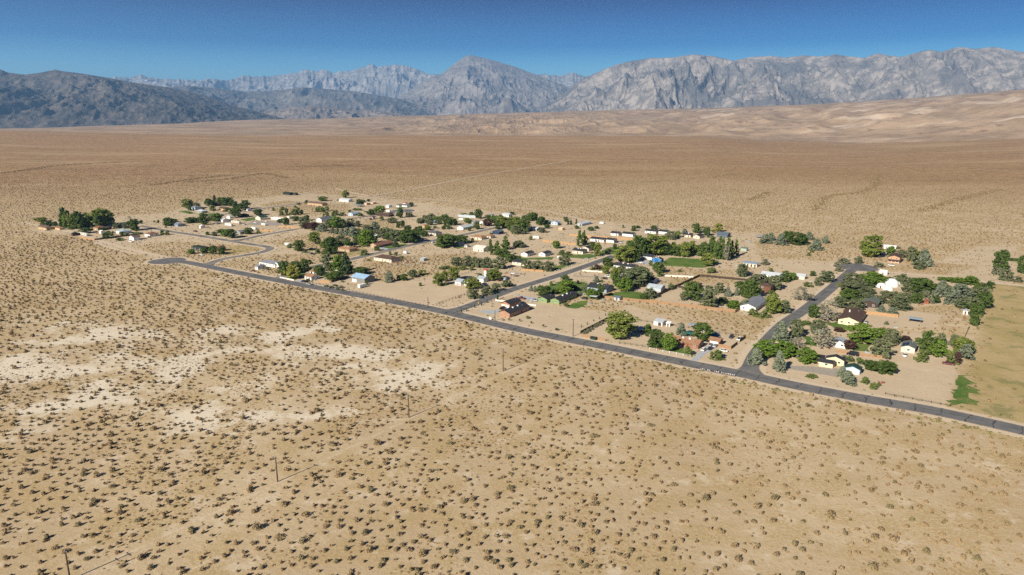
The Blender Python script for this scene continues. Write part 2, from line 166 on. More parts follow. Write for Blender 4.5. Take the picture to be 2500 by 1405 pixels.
TRAILERS = [
('cargo_trailer', 'trailer', 'long white cargo trailer in front of the large metal barn', -111.9, 503.8, 7.0, 2.5, 2.8, 'c', 'white'),
('travel_trailer', 'trailer', 'white travel trailer behind the brown hip-roofed house', -99.8, 640.4, 4.0, 2.4, 2.6, 'm', 'white'),
('box_trailer', 'trailer', 'white box trailer alone in the shrubby vacant lot', -224.1, 684.8, 8.2, 2.6, 2.8, 'm', 'white'),
('motorhome', 'motorhome', 'white motorhome with dark windows right of the orange fence', 26.2, 727.0, 7.4, 2.6, 3.0, 'm', 'white'),
('horse_trailer', 'trailer', 'white horse trailer alone at the open desert edge', 109.4, 837.0, 5.4, 2.4, 2.6, 'm', 'white'),
('white_van_trailer', 'trailer', 'white trailer between far trees behind the long white house', -63.7, 870.4, 7.2, 2.5, 2.6, 'm', 'white'),
('class_a_motorhome', 'motorhome', 'white motorhome parked by the small cul-de-sac', -170.0, 951.4, 7.7, 2.6, 3.1, 'm', 'white'),
('fifth_wheel_trailer', 'trailer', 'white fifth-wheel trailer left of the orange board fence', -297.5, 792.6, 8.1, 2.5, 3.0, 'm', 'white'),
('small_camper', 'trailer', 'small white camper on gravel above the orange fence', -297.2, 824.7, 7.6, 2.4, 2.6, 'm', 'white'),
('pale_motorhome', 'motorhome', 'cream motorhome with pale roof in the row of parked vehicles', -337.9, 843.3, 16.2, 2.6, 3.0, 'm', 'offwhite'),
('striped_motorhome', 'motorhome', 'white motorhome in front of the cream one', -337.8, 821.3, 12.9, 2.6, 3.0, 'm', 'white'),
('long_yard_trailer', 'trailer', 'long pale house trailer inside the left fenced yard', -468.9, 750.4, 20.5, 3.2, 2.8, 'm', 'offwhite'),
('silver_tank', 'tank', 'silver horizontal tank beside a dark red truck in the farmyard', -5.5, 528.0, 2.2, 2.6, 2.6, 'c', 'palemetal'),
('white_side_trailer', 'trailer', 'white trailer standing near the street hedge', -98.7, 735.1, 2.0, 2.4, 2.6, 'm', 'white'),
('white_street_trailer', 'trailer', 'small white utility trailer beside the white twin gable house', 42.6, 617.9, 2.4, 2.2, 2.0, 'c', 'white'),
]
CARS = [
('suv', 'white suv nose-out on the brick house driveway', 103.7, 356.6, 'c', 'white'),
('sedan', 'black sedan beside the white suv on the brick house driveway', 107.9, 358.5, 'c', 'black'),
('sedan', 'silver sedan in front of the white garage door', 111.9, 363.4, 'c', 'silver'),
('sedan', 'grey sedan tight beside the brick garage door', 109.7, 364.9, 'c', 'grey'),
('suv', 'dark blue suv on the dirt behind the brick garage', 125.7, 379.3, 'c', 'darkblue'),
('pickup', 'white pickup parked against the short dark fence', 129.2, 375.6, 'c', 'white'),
('sedan', 'white car half hidden behind the oleander bush at the corner', 114.0, 354.8, 'm', 'white'),
('van', 'black van between the board fence and the corner house', 180.3, 348.4, 'm', 'black'),
('suv', 'white suv in front of the solar panel garage', 207.3, 347.2, 'c', 'white'),
('suv', 'black suv beside the yellow house driveway trees', 206.3, 425.4, 'm', 'black'),
('sedan', 'pale car parked at the right side of the pale yellow house', 218.0, 409.5, 'c', 'silver'),
('pickup', 'old dull red pickup near the far right garden trees', 222.3, 334.1, 'm', 'redrust'),
('suv', 'black suv outside the orange brick house garage', -6.5, 442.0, 'c', 'black'),
('pickup', 'silver pickup parked beside the sage green house', 15.5, 463.2, 'm', 'silver'),
('pickup', 'rusty flatbed on bare dirt near the pale driveway', 6.7, 469.1, 'm', 'redrust'),
('suv', 'white suv on the dirt drive above the blue-grey house', 76.4, 540.1, 'm', 'white'),
('sedan', 'black sedan below the white suv on the dirt drive', 72.9, 532.5, 'm', 'black'),
('suv', 'dark green suv beside the grey roof pavilion', 50.4, 468.6, 'm', 'darkgreen'),
('sedan', 'small red car before the white wing of the blue house', 119.1, 612.0, 'c', 'red'),
('sedan', 'white boat-like car on the blue house forecourt', 113.3, 595.7, 'm', 'white'),
('sedan', 'black car at the long white house garage', 106.9, 701.4, 'm', 'black'),
('suv', 'silver suv right of the black car at long white house', 111.2, 699.5, 'm', 'silver'),
('sedan', 'dark sedan on the verge below the cream house lawn', 67.4, 614.5, 'm', 'grey'),
('pickup', 'white pickup parked in front of the salmon house', 326.2, 583.8, 'm', 'white'),
('sedan', 'pale sedan at the open barn near the desert edge', 245.0, 706.1, 'm', 'silver'),
('suv', 'dark suv on the tan-roofed house driveway', -161.0, 521.5, 'm', 'black'),
('pickup', 'dark flatbed beside the corral left of the metal barn', -154.3, 512.9, 'm', 'grey'),
('sedan', 'dark red car left of the white corner house', -214.3, 561.3, 'm', 'redrust'),
('suv', 'white suv at the street in front of the spreading tree', -80.6, 700.3, 'c', 'white'),
('pickup', 'black and white pickup alone in the grassy open lot', -187.0, 637.3, 'm', 'black'),
('pickup', 'white pickup in front of the white-fronted barn', -393.5, 706.2, 'm', 'white'),
('sedan', 'black car before the reddish hip-roofed bungalow', -390.1, 735.7, 'm', 'black'),
('pickup', 'white truck parked at the farmhouse gate', -25.8, 512.0, 'c', 'white'),
('pickup', 'silver truck right of the white farmhouse truck', -21.3, 512.0, 'c', 'silver'),
('pickup', 'dark red truck between the farm bushes and silver tank', -9.4, 526.3, 'c', 'redrust'),
('sedan', 'dark car among the long row of farmyard olives', -41.5, 575.1, 'm', 'black'),
('sedan', 'white car next to the low white shed in upper yards', -305.5, 856.3, 'm', 'white'),
('sedan', 'grey car left of the cream motorhome', -358.2, 834.2, 'm', 'grey'),
('suv', 'silver suv between motorhome and upper gravel yard', -323.0, 829.1, 'm', 'silver'),
('pickup', 'white pickup below the small upper lawn', -314.5, 844.7, 'm', 'white'),
('sedan', 'dark car at white far edge house garage', 169.4, 755.1, 'm', 'grey'),
('sedan', 'white sedan on the lot beside the boxy dark green house', -288.3, 632.8, 'm', 'white'),
('pickup', 'dark pickup on dirt left of the small orchard row', -357.3, 774.1, 'm', 'redrust'),
]
TREES = [
('c',62.0,379.4,13.6,14.8),('d',78.8,363.3,8.4,8.6),('d',107.5,374.6,8.7,9.6),('g',85.1,356.5,8.7,6.8),('g',79.6,388.9,4.6,4.3),('j',97.8,383.2,7.1,5.5),
('s',93.4,349.2,4.6,4.8),('s',107.3,342.9,4.6,6.8),('s',103.9,342.9,4.2,2.4),('w',42.9,387.8,1.8,2.4),('w',45.0,391.3,1.9,2.4),('w',47.3,395.3,1.8,2.5),
('w',50.1,400.4,1.8,2.5),('w',52.6,403.9,1.8,2.5),('w',55.1,407.7,1.8,2.5),('w',57.8,412.0,1.8,2.6),('w',60.6,416.4,1.9,2.6),('w',62.8,420.4,1.8,2.4),
('w',41.9,387.4,0.9,2.3),('k',41.8,400.2,1.8,0.6),('k',45.9,406.0,1.7,0.6),('k',50.7,413.3,1.4,0.6),('k',54.9,418.6,1.5,0.6),('k',59.7,426.4,1.5,0.6),
('x',4.8,412.4,1.8,1.3),('x',11.8,408.3,1.6,1.5),('x',18.8,400.0,1.9,1.5),('x',26.5,394.1,1.4,2.2),('x',-1.8,414.7,1.6,1.5),('j',124.7,334.9,7.5,6.6),
('j',132.4,324.8,9.1,5.8),('j',151.0,372.0,10.4,9.2),('j',149.7,348.3,4.7,5.6),('j',158.5,307.8,5.7,6.6),('j',159.9,316.1,4.9,4.6),('j',236.7,342.9,7.2,7.9),
('g',134.5,346.5,8.1,10.4),('g',142.9,346.5,7.5,9.8),('g',151.3,337.5,6.7,9.0),('g',196.6,372.0,8.7,15.0),('g',212.4,382.8,4.3,8.1),('o',162.8,380.6,9.7,8.0),
('o',178.6,387.3,7.0,10.2),('o',211.1,367.9,7.3,9.7),('o',194.3,346.5,8.3,11.0),('o',218.6,446.6,6.6,9.3),('o',226.5,440.8,6.5,10.0),('o',255.3,440.8,7.9,12.3),
('b',156.1,359.8,5.6,8.3),('b',196.0,413.7,11.4,11.5),('b',170.1,361.8,9.6,12.1),('b',201.6,465.0,7.9,12.7),('d',190.7,421.5,7.5,6.7),('d',179.2,327.3,4.0,7.6),
('d',183.3,320.8,5.8,8.6),('d',220.7,350.2,11.5,7.4),('d',233.5,461.9,7.5,12.0),('d',166.1,473.1,9.9,9.9),('r',183.2,358.8,4.5,5.7),('r',193.1,391.8,2.2,5.6),
('r',222.0,373.1,2.8,4.7),('r',226.7,334.1,5.9,3.0),('s',179.0,406.1,2.5,7.1),('s',174.7,339.3,2.9,3.7),('s',177.5,334.9,3.5,3.6),('s',166.9,307.8,3.4,4.4),
('s',145.2,316.1,1.8,4.6),('s',211.6,339.3,6.4,5.5),('s',225.2,335.8,6.4,5.4),('s',228.5,372.0,2.6,3.4),('s',153.6,425.5,4.6,6.0),('s',159.5,421.5,5.3,6.7),
('s',172.3,305.6,1.3,2.3),('s',167.8,302.0,3.1,3.8),('g',224.5,347.4,7.9,8.6),('o',238.6,367.9,5.3,5.9),('o',243.1,363.8,6.3,4.6),('o',176.0,432.3,7.3,7.6),
('c',239.6,350.2,7.9,9.3),('c',168.9,432.3,10.9,9.8),('j',241.0,436.5,3.7,5.4),('j',244.7,429.6,4.3,6.8),('j',154.1,443.7,5.3,5.5),('d',280.4,403.7,10.4,5.7),
('d',297.6,426.8,7.2,6.8),('d',313.2,443.7,9.7,8.5),('d',302.5,443.7,4.3,9.3),('j',258.3,698.5,8.6,10.8),('j',270.8,716.1,7.7,8.6),('j',271.1,688.2,10.2,10.6),
('j',312.3,719.8,7.8,8.7),('j',294.3,659.3,9.8,11.3),('j',319.8,698.5,7.6,6.7),('j',353.9,584.8,12.6,12.1),('j',303.9,475.7,10.4,9.1),('j',315.3,472.4,9.1,15.5),
('j',299.8,456.5,8.3,9.5),('j',286.1,457.1,3.8,3.3),('d',285.8,709.0,9.9,12.1),('d',289.5,691.6,10.6,16.5),('d',342.9,635.4,4.8,5.6),('d',407.5,565.8,15.5,10.7),
('d',417.6,554.5,13.0,7.7),('d',211.1,523.0,5.6,8.2),('d',241.5,543.6,3.7,4.3),('d',167.9,472.4,11.4,11.5),('d',171.1,503.8,4.3,5.3),('d',294.1,527.0,2.5,7.3),
('d',295.5,485.9,9.4,15.1),('d',354.0,500.1,5.0,6.1),('d',275.6,456.5,6.9,6.4),('d',289.9,459.6,3.8,6.5),('s',299.0,697.8,6.0,5.9),('s',284.7,647.1,2.8,4.0),
('s',274.9,631.4,3.0,3.4),('s',213.5,558.9,3.3,4.5),('s',223.7,552.3,2.8,4.9),('s',222.9,507.5,3.3,7.1),('s',186.7,484.2,2.4,5.1),('s',352.9,507.5,3.4,5.4),
('s',446.1,607.8,2.3,6.2),('s',450.3,607.3,2.2,6.1),('w',219.7,589.8,4.9,7.2),('w',291.3,594.8,4.9,9.2),('w',313.3,580.0,3.7,9.0),('w',277.9,580.9,4.7,4.9),
('w',270.8,561.2,5.7,5.7),('w',393.9,547.9,6.3,8.5),('w',391.5,523.0,4.3,7.3),('w',291.0,472.4,5.6,5.8),('c',329.2,624.1,18.0,16.0),('y',327.3,623.5,9.0,7.6),
('y',366.0,615.8,6.7,7.5),('y',247.5,507.5,2.6,4.5),('g',351.5,632.5,7.4,7.7),('g',219.7,529.0,5.4,5.1),('g',276.4,515.1,7.8,15.1),('g',336.1,527.0,2.5,7.3),
('g',339.9,523.0,2.9,8.2),('g',343.7,519.0,3.8,8.1),('g',350.0,515.1,5.4,10.7),('g',235.0,466.6,6.6,12.0),('o',354.9,605.2,12.1,8.4),('o',355.5,621.3,6.7,8.6),
('o',342.2,570.4,6.6,8.9),('o',303.4,594.8,5.4,7.2),('o',385.4,527.0,7.9,9.1),('o',186.2,547.9,7.8,8.5),('o',231.0,509.4,6.1,5.4),('o',243.9,523.0,7.7,10.8),
('o',191.0,519.0,5.6,15.2),('o',194.1,496.5,10.0,9.5),('o',263.5,523.0,5.8,13.5),('o',247.5,492.9,6.2,15.3),('o',255.7,485.9,4.5,12.6),('o',298.3,515.1,6.9,6.3),
('o',288.4,489.4,6.0,10.2),('o',332.2,472.4,7.0,9.0),('o',306.1,444.5,6.5,11.6),('o',263.6,472.4,4.6,8.2),('j',14.0,492.5,4.0,3.0),('j',16.7,491.0,3.7,3.0),
('j',45.5,479.2,2.5,2.5),('j',47.7,479.2,2.9,2.8),('j',65.3,521.4,4.6,4.7),('j',153.1,476.3,6.3,4.3),('j',160.3,479.2,5.7,3.6),('j',191.8,762.6,4.9,6.8),
('d',22.8,479.2,6.4,9.6),('d',30.9,485.0,2.8,4.4),('d',41.4,526.5,4.2,5.5),('d',62.4,473.4,8.3,5.3),('d',78.7,506.5,9.6,6.8),('d',91.9,467.9,3.3,5.6),
('d',82.5,583.6,6.6,8.6),('d',116.2,628.6,17.0,12.0),('d',172.0,633.5,8.3,4.8),('d',120.2,555.5,7.9,9.0),('d',77.9,659.0,6.7,5.9),('d',100.4,667.0,4.4,4.0),
('d',4.4,603.1,4.6,9.8),('d',67.3,856.7,5.5,6.4),('d',89.8,784.2,3.9,7.0),('d',98.3,799.2,2.9,4.8),('d',138.0,780.5,5.6,5.8),('d',147.1,803.1,2.9,4.8),
('d',164.5,795.4,4.0,7.1),('d',206.4,766.1,9.8,9.6),('d',212.6,748.8,8.5,7.7),('d',25.9,865.5,9.1,12.6),('d',35.6,831.1,8.9,8.6),('d',13.4,776.8,13.2,12.5),
('d',2.3,807.0,10.4,7.2),('d',124.8,465.1,11.3,11.7),('d',143.6,457.1,3.9,6.2),('d',169.7,503.3,4.3,6.0),('d',166.4,473.4,10.9,9.2),('g',39.5,486.5,8.7,9.4),
('g',29.7,509.8,3.1,2.4),('g',56.2,470.6,6.1,7.0),('g',82.4,492.5,8.8,9.5),('g',43.4,669.7,6.7,7.4),('g',177.9,735.5,6.3,6.5),('g',41.8,835.3,4.8,6.2),
('g',147.0,444.2,4.7,8.0),('o',52.4,488.0,5.4,3.4),('o',94.5,509.8,12.7,19.5),('o',90.2,559.4,4.8,6.7),('o',96.6,470.6,6.8,7.0),('o',45.1,587.8,7.5,9.5),
('o',12.4,571.2,6.4,9.3),('o',21.3,565.3,7.6,10.0),('o',30.3,563.3,7.2,9.2),('o',6.8,675.3,5.6,11.9),('o',168.1,722.6,7.6,10.6),('o',3.3,762.6,8.7,9.0),
('o',34.2,769.6,5.4,9.0),('o',184.0,540.6,9.3,8.0),('o',118.7,465.1,5.5,4.2),('o',131.3,446.7,11.5,11.3),('o',150.6,488.0,6.3,7.3),('o',144.4,494.0,3.5,5.9),
('c',80.5,526.5,9.9,7.1),('c',76.6,551.7,6.0,5.0),('c',99.6,600.8,13.0,16.7),('c',134.5,638.5,16.4,22.3),('c',168.3,583.6,9.9,10.3),('c',79.0,628.6,10.9,6.5),
('c',151.1,638.5,10.1,6.6),('c',155.5,633.5,9.1,6.6),('c',158.2,623.8,12.5,8.3),('c',167.4,633.5,11.8,7.5),('c',155.6,446.7,4.5,6.0),('p',177.0,628.6,12.6,8.4),
('p',185.7,633.5,16.0,7.5),('p',184.8,614.4,15.2,5.5),('p',188.8,619.1,18.0,4.7),('p',191.5,619.1,17.1,3.8),('p',195.0,614.4,17.4,4.6),('p',199.5,619.1,14.4,3.8),
('p',206.6,628.6,13.7,3.8),('p',67.1,680.8,14.3,4.6),('p',72.7,692.3,13.0,5.2),('p',118.3,542.5,6.0,3.7),('b',190.9,605.3,13.1,6.3),('s',69.5,521.4,2.4,2.4),
('s',118.7,503.3,3.7,3.8),('s',67.1,567.2,3.7,3.9),('s',75.2,569.2,3.8,3.5),('s',163.8,555.5,4.7,7.4),('s',138.5,559.4,2.5,3.4),('s',46.4,636.0,4.5,6.6),
('s',51.7,633.5,3.6,5.7),('s',74.9,799.2,4.0,5.9),('s',130.4,807.0,3.6,3.7),('s',119.2,583.6,5.2,3.6),('r',50.3,514.7,2.7,2.0),('r',71.4,569.2,3.7,4.7),
('r',88.9,643.5,2.4,2.5),('r',92.6,648.6,2.9,3.5),('k',67.7,831.1,6.1,2.6),('k',71.3,831.1,6.1,2.6),('k',78.5,839.5,5.6,2.6),('k',210.6,735.5,4.9,2.8),
('y',232.6,773.2,8.8,8.0),('y',226.1,769.6,3.4,4.6),('c',-200.7,696.3,11.2,10.5),('c',-55.6,509.4,8.8,7.4),('c',-52.1,523.9,7.5,5.1),('c',-45.4,527.6,9.9,8.1),
('c',-29.2,499.1,7.6,10.4),('c',-14.1,527.6,8.1,10.2),('d',-203.9,654.3,9.6,9.4),('d',-177.0,662.9,10.6,12.6),('d',-170.2,640.4,6.3,11.2),('d',-130.3,657.1,4.1,5.3),
('d',-66.1,677.7,11.1,20.3),('d',-51.2,699.6,7.4,12.2),('d',-105.1,702.8,11.1,16.6),('d',-183.9,547.0,10.2,9.6),('d',-172.4,563.5,8.6,10.8),('d',-185.7,581.1,3.9,8.4),
('d',-123.2,551.1,4.9,11.5),('d',-139.9,531.4,5.5,12.7),('d',-84.1,527.6,4.6,5.2),('d',-8.8,627.1,6.1,12.0),('d',-2.4,599.7,6.5,7.7),('s',-218.5,671.7,4.8,4.4),
('s',-183.5,643.2,4.0,6.2),('s',-193.7,660.0,2.6,5.4),('s',-138.1,635.1,4.9,7.2),('s',-113.7,635.1,3.6,3.2),('s',-107.8,632.4,3.5,4.2),('s',-100.0,616.9,2.9,4.5),
('s',-88.5,529.5,4.2,4.3),('s',-72.6,549.0,3.8,7.1),('s',-69.2,509.4,2.9,2.6),('s',-111.0,513.0,2.9,3.4),('s',-58.2,570.0,2.5,7.3),('s',-55.2,576.6,2.2,5.6),
('s',-25.6,541.0,3.0,4.4),('o',-169.5,683.8,9.2,16.2),('o',-119.8,712.6,10.8,14.6),('o',-134.4,726.2,11.1,12.7),('o',-153.3,563.5,13.1,9.9),('o',-79.4,539.1,5.4,7.8),
('o',-47.8,585.6,6.7,10.3),('o',-38.5,583.3,7.6,9.3),('o',-30.9,578.8,8.0,10.2),('o',-21.7,576.6,7.9,11.0),('o',-10.8,572.2,8.8,11.0),('o',-26.9,470.4,6.1,9.1),
('o',-17.6,482.7,5.1,8.6),('o',-11.7,492.4,5.3,7.2),('o',-4.0,505.9,4.6,8.2),('y',-186.6,671.7,4.8,4.9),('y',-173.0,535.2,9.4,11.1),('g',-144.4,680.8,14.5,15.1),
('g',-143.9,559.3,12.2,9.0),('k',-115.7,677.7,6.3,6.6),('k',-134.5,551.1,15.9,10.6),('k',-10.0,467.4,3.9,1.5),('k',-17.1,458.6,2.4,0.9),('k',-20.6,451.5,2.3,1.0),
('k',-24.9,445.9,2.3,0.9),('k',-32.9,434.0,2.2,0.8),('k',-29.6,436.6,2.2,0.8),('j',-94.8,522.0,7.8,6.8),('p',-20.1,635.1,13.1,4.2),('p',-13.9,635.1,11.9,7.0),
('p',-6.2,662.9,12.5,6.4),('w',-139.4,506.1,1.5,3.8),('w',-134.5,501.7,1.9,3.8),('w',-134.0,509.1,1.2,3.8),('w',-128.7,497.3,1.9,3.7),('w',-127.7,503.1,1.7,4.1),
('w',-123.9,493.0,1.5,3.4),('w',-131.0,521.5,1.5,2.8),('w',-130.1,501.7,1.6,2.7),('j',-154.7,775.9,10.0,12.2),('j',-163.0,775.9,5.4,10.4),('d',-117.6,775.9,5.9,8.5),
('d',-100.7,752.4,8.8,10.1),('d',-133.7,807.2,5.8,5.0),('d',-130.0,817.1,6.4,5.1),('d',-144.4,893.6,11.6,7.6),('d',-83.5,855.5,8.0,11.4),('d',-72.9,827.3,8.7,11.0),
('d',-79.1,794.4,3.8,4.5),('d',-79.0,813.8,5.4,4.1),('d',-73.4,794.4,4.8,4.0),('d',-68.5,827.3,5.4,6.1),('d',-53.0,901.6,5.9,6.1),('d',-43.2,885.7,10.4,9.2),
('d',-51.1,841.2,4.5,5.2),('d',-40.3,794.4,7.6,6.8),('d',-29.2,877.9,5.2,6.5),('d',13.2,788.1,13.0,11.5),('d',25.9,870.3,8.6,12.6),('d',0.0,926.4,3.3,6.8),
('d',34.5,827.3,9.3,8.1),('d',41.1,800.8,4.8,5.9),('d',-231.4,1046.2,6.8,8.9),('d',-224.4,1085.3,3.3,5.4),('d',-189.1,926.4,6.4,12.3),('d',-148.5,1019.9,5.4,7.5),
('o',-182.3,813.8,6.8,7.0),('o',-147.4,848.3,5.8,12.3),('o',-133.9,901.6,5.8,9.9),('o',-107.0,848.3,8.0,9.3),('o',-101.4,870.3,7.6,10.6),('o',-14.2,855.5,8.1,8.3),
('o',3.6,758.1,8.9,10.1),('o',16.6,870.3,6.1,9.5),('o',6.6,684.8,4.3,10.8),('o',-227.5,1057.1,4.9,10.2),('g',-96.8,788.1,4.6,7.7),('g',-94.4,862.9,5.0,9.4),
('g',-55.5,848.3,5.5,7.3),('g',-21.2,848.3,7.9,10.3),('g',6.2,862.9,5.1,8.4),('g',-177.0,926.4,10.2,14.5),('c',-12.5,807.2,11.4,10.8),('c',-4.8,807.2,10.4,11.7),
('c',3.8,807.2,10.4,10.8),('y',-63.7,909.7,3.7,8.9),('r',-29.3,820.5,7.7,10.9),('r',-151.2,909.7,3.9,3.5),('s',-89.7,800.8,3.4,5.0),('s',-48.5,781.9,4.7,5.8),
('s',30.8,834.2,3.0,5.0),('s',-40.5,704.3,5.1,5.2),('s',19.8,719.7,4.4,3.6),('s',-223.7,952.7,3.5,5.3),('s',-219.8,971.0,3.4,8.1),('s',-214.0,971.0,3.2,6.9),
('s',-199.8,909.7,4.9,6.7),('s',-164.5,870.3,5.1,7.5),('c',-465.3,992.2,12.2,13.4),('c',-272.5,1136.8,10.8,10.3),('d',-445.2,1016.9,10.4,10.7),('d',-433.3,1029.7,10.6,9.4),
('d',-424.2,1029.7,11.0,19.9),('d',-380.0,986.2,11.5,11.9),('d',-358.0,894.1,11.7,13.4),('d',-338.1,919.4,7.3,12.5),('d',-409.9,821.5,8.9,12.4),('d',-419.1,856.3,3.2,6.6),
('d',-394.9,847.4,6.0,14.0),('d',-386.8,847.4,5.6,9.0),('d',-371.1,830.0,12.8,10.0),('d',-368.0,860.9,8.7,14.2),('d',-325.6,766.7,3.9,8.2),('d',-300.4,731.7,8.5,11.1),
('d',-291.7,759.5,6.1,9.2),('d',-285.5,847.4,4.4,6.5),('d',-272.5,830.0,8.0,7.6),('d',-271.6,865.5,5.1,9.2),('d',-258.9,870.1,5.8,6.7),('d',-290.3,643.1,4.8,5.9),
('d',-279.5,637.9,7.1,6.9),('d',-271.9,637.9,6.2,5.9),('k',-441.6,1029.7,13.6,7.1),('k',-387.7,968.7,9.9,11.7),('o',-452.2,992.2,8.0,10.5),('o',-323.5,745.4,4.4,6.8),
('o',-248.5,821.5,9.5,13.6),('o',-198.5,805.1,9.4,9.8),('o',-192.7,821.5,7.8,11.2),('g',-311.1,741.9,7.1,7.9),('g',-205.7,805.1,12.2,15.7),('g',-297.1,1091.5,6.3,13.1),
('g',-301.6,640.5,3.8,5.9),('r',-239.1,797.1,6.4,8.5),('r',-227.5,789.3,8.0,13.1),('j',-216.1,781.7,7.9,11.8),('j',-200.7,766.7,5.7,5.9),('j',-193.3,759.5,6.2,5.8),
('j',-186.0,752.4,6.7,6.9),('j',-179.6,748.9,8.2,9.1),('j',-170.6,738.5,9.7,11.2),('s',-451.7,968.7,7.2,6.0),('s',-419.7,968.7,7.8,8.8),('s',-396.6,957.3,5.7,7.3),
('s',-385.6,755.9,5.7,4.7),('s',-378.3,752.4,5.1,4.7),('s',-333.7,752.4,3.9,5.2),('s',-281.8,763.1,4.0,4.7),('s',-305.3,914.3,7.5,6.3),('s',-301.8,924.7,9.6,5.7),
('s',-290.7,919.4,8.9,5.7),('s',-286.2,924.7,10.3,6.4),('s',-283.0,929.9,6.3,5.1),('s',-296.4,924.7,3.5,4.4),('s',-268.5,957.3,7.0,8.7),('s',-261.4,951.7,7.0,7.3),
('s',-258.8,968.7,6.5,6.0),('s',-246.7,904.1,4.8,4.3),('s',-242.1,904.1,6.7,5.6),('s',-235.9,919.4,6.7,9.7),('s',-224.5,914.3,5.4,8.3),('s',-320.9,1042.9,3.2,6.4),
('s',-313.3,1056.3,5.5,6.5),('s',-334.3,968.7,4.4,4.3),('s',-323.3,974.5,5.0,8.9),('s',-312.7,998.3,3.8,6.2),('o',259.8,504.5,4.7,10.3),('o',302.3,508.3,5.6,10.4),
('o',304.2,486.6,4.5,10.0),('o',310.8,479.7,5.3,9.0),('o',322.1,473.1,6.0,10.5),('o',299.6,445.1,5.7,9.2),('o',243.0,460.3,5.8,11.0),('o',251.6,457.1,5.1,8.6),
('o',273.1,463.4,5.1,10.3),('o',302.1,490.1,5.4,9.2),('o',266.9,466.6,5.1,9.6),('g',277.0,536.0,2.9,6.4),('g',313.7,515.9,4.0,8.8),('d',301.3,523.7,4.6,8.0),
('d',316.8,493.6,4.7,7.6),('d',338.3,486.6,4.6,8.3),('d',267.6,504.5,4.0,7.7),('o',90.6,527.2,8.0,11.5),('o',103.8,523.7,8.0,9.9),('o',97.5,545.0,6.0,8.7),
('o',105.4,545.0,6.4,7.9),('o',86.4,545.0,6.1,6.3),('o',100.0,474.0,3.9,5.6),('o',117.8,497.7,3.4,5.1),('d',108.0,601.7,10.2,7.8),('d',121.8,629.6,15.1,10.0),
('d',143.8,634.5,8.8,11.0),('d',152.8,629.6,7.9,9.1),('d',162.8,629.6,9.7,8.2),('d',174.6,629.6,9.8,7.3),('d',180.5,624.8,11.5,7.2),('d',185.9,624.8,12.5,6.3),
('d',190.8,610.8,13.1,5.3),('d',109.9,634.5,11.7,8.2),('d',54.5,476.9,4.0,4.9),('d',59.0,468.4,5.3,4.8),('d',46.3,494.6,3.1,4.3),('g',129.2,639.4,10.7,10.2),
('g',97.2,610.8,8.5,9.7),('g',43.6,497.7,4.1,5.8),('g',35.9,491.6,4.1,5.0),('o',-112.3,842.6,5.7,9.0),('o',-102.3,842.6,6.7,9.0),('o',-88.5,835.5,5.7,8.0),
('o',-17.8,828.6,7.6,8.9),('o',-9.0,842.6,6.7,10.0),('o',1.0,842.6,5.7,9.0),('o',8.0,835.5,5.7,9.0),('o',10.9,759.3,6.1,8.2),('o',-90.5,864.4,5.4,8.2),
('o',-97.7,828.6,4.7,7.9),('d',-16.1,795.7,7.3,8.5),('d',-0.9,783.2,8.1,9.3),('d',8.5,795.7,8.3,8.5),('d',-106.2,753.5,6.0,8.1),('d',-118.0,753.5,5.1,8.1),
('d',-95.0,742.3,5.9,8.0),('d',-123.4,747.9,5.0,8.9),('d',-129.7,753.5,5.1,8.1),('d',-60.0,715.5,4.8,9.4),('d',-55.8,705.3,4.8,7.6),('d',-71.2,690.6,7.1,9.1),
('o',-215.6,806.7,6.8,9.5),('o',-162.4,768.2,7.6,10.2),('o',-152.3,739.9,6.2,9.9),('o',-161.0,739.9,6.2,9.9),('o',-169.5,753.8,6.4,8.9),('o',-143.5,739.9,7.3,9.9),
('o',-134.9,753.8,6.4,10.1),('d',-446.5,1032.3,7.3,9.1),('d',-411.1,1019.5,8.6,10.5),('d',-382.1,971.0,8.3,8.6),('d',-388.4,858.1,4.8,7.6),('d',-377.0,867.3,6.1,9.0),
('d',-207.3,831.7,5.8,9.8),('d',-219.6,831.7,5.9,8.6),('d',-172.1,664.1,8.0,9.3),('d',-161.0,669.9,7.0,9.4),('d',-154.5,688.2,9.3,9.7),('d',-143.0,700.8,8.4,9.8),
('d',-111.3,700.8,8.4,9.8),('d',-100.9,720.7,6.4,10.1),('d',-127.8,714.0,7.4,10.0),('d',-155.1,543.8,7.4,7.7),('s',-196.2,647.0,2.8,5.1),('s',-176.5,641.5,3.3,6.0),
('s',-158.6,625.6,2.7,4.9),('s',-41.1,568.7,3.3,6.3),('s',-33.8,566.5,2.9,5.3),('d',-508.8,802.5,15.2,8.2),('d',-501.5,802.5,13.6,7.4),('d',-496.6,808.1,12.0,8.2),
('d',-484.1,819.4,14.6,10.0),('d',-517.0,802.5,12.0,7.4),('d',-485.9,808.1,12.8,9.0),('g',-520.3,802.5,15.2,6.5),('g',-492.5,831.0,16.4,11.8),('y',-588.7,860.2,4.6,13.3),
('s',-560.3,821.1,5.4,6.0),('s',-508.9,796.0,3.9,9.9),('s',-500.8,796.0,5.7,5.0),('s',-444.2,754.8,4.6,6.3),('s',-434.9,745.1,4.6,4.0),('s',-421.5,749.9,3.0,4.7),
('s',-410.6,717.5,2.8,8.2),('s',-453.7,841.7,4.3,5.3),('s',-435.7,847.8,3.5,3.6),('s',-443.6,854.0,2.3,2.8),('d',-553.2,821.1,5.7,8.5),('d',-543.4,818.2,5.0,5.2),
('d',-504.9,801.4,17.7,10.0),('d',-506.8,818.2,13.8,12.7),('d',-431.9,785.3,11.7,12.2),('d',-476.3,767.2,4.9,11.1),('d',-469.4,787.9,2.7,7.4),('d',-432.0,728.8,5.5,6.9),
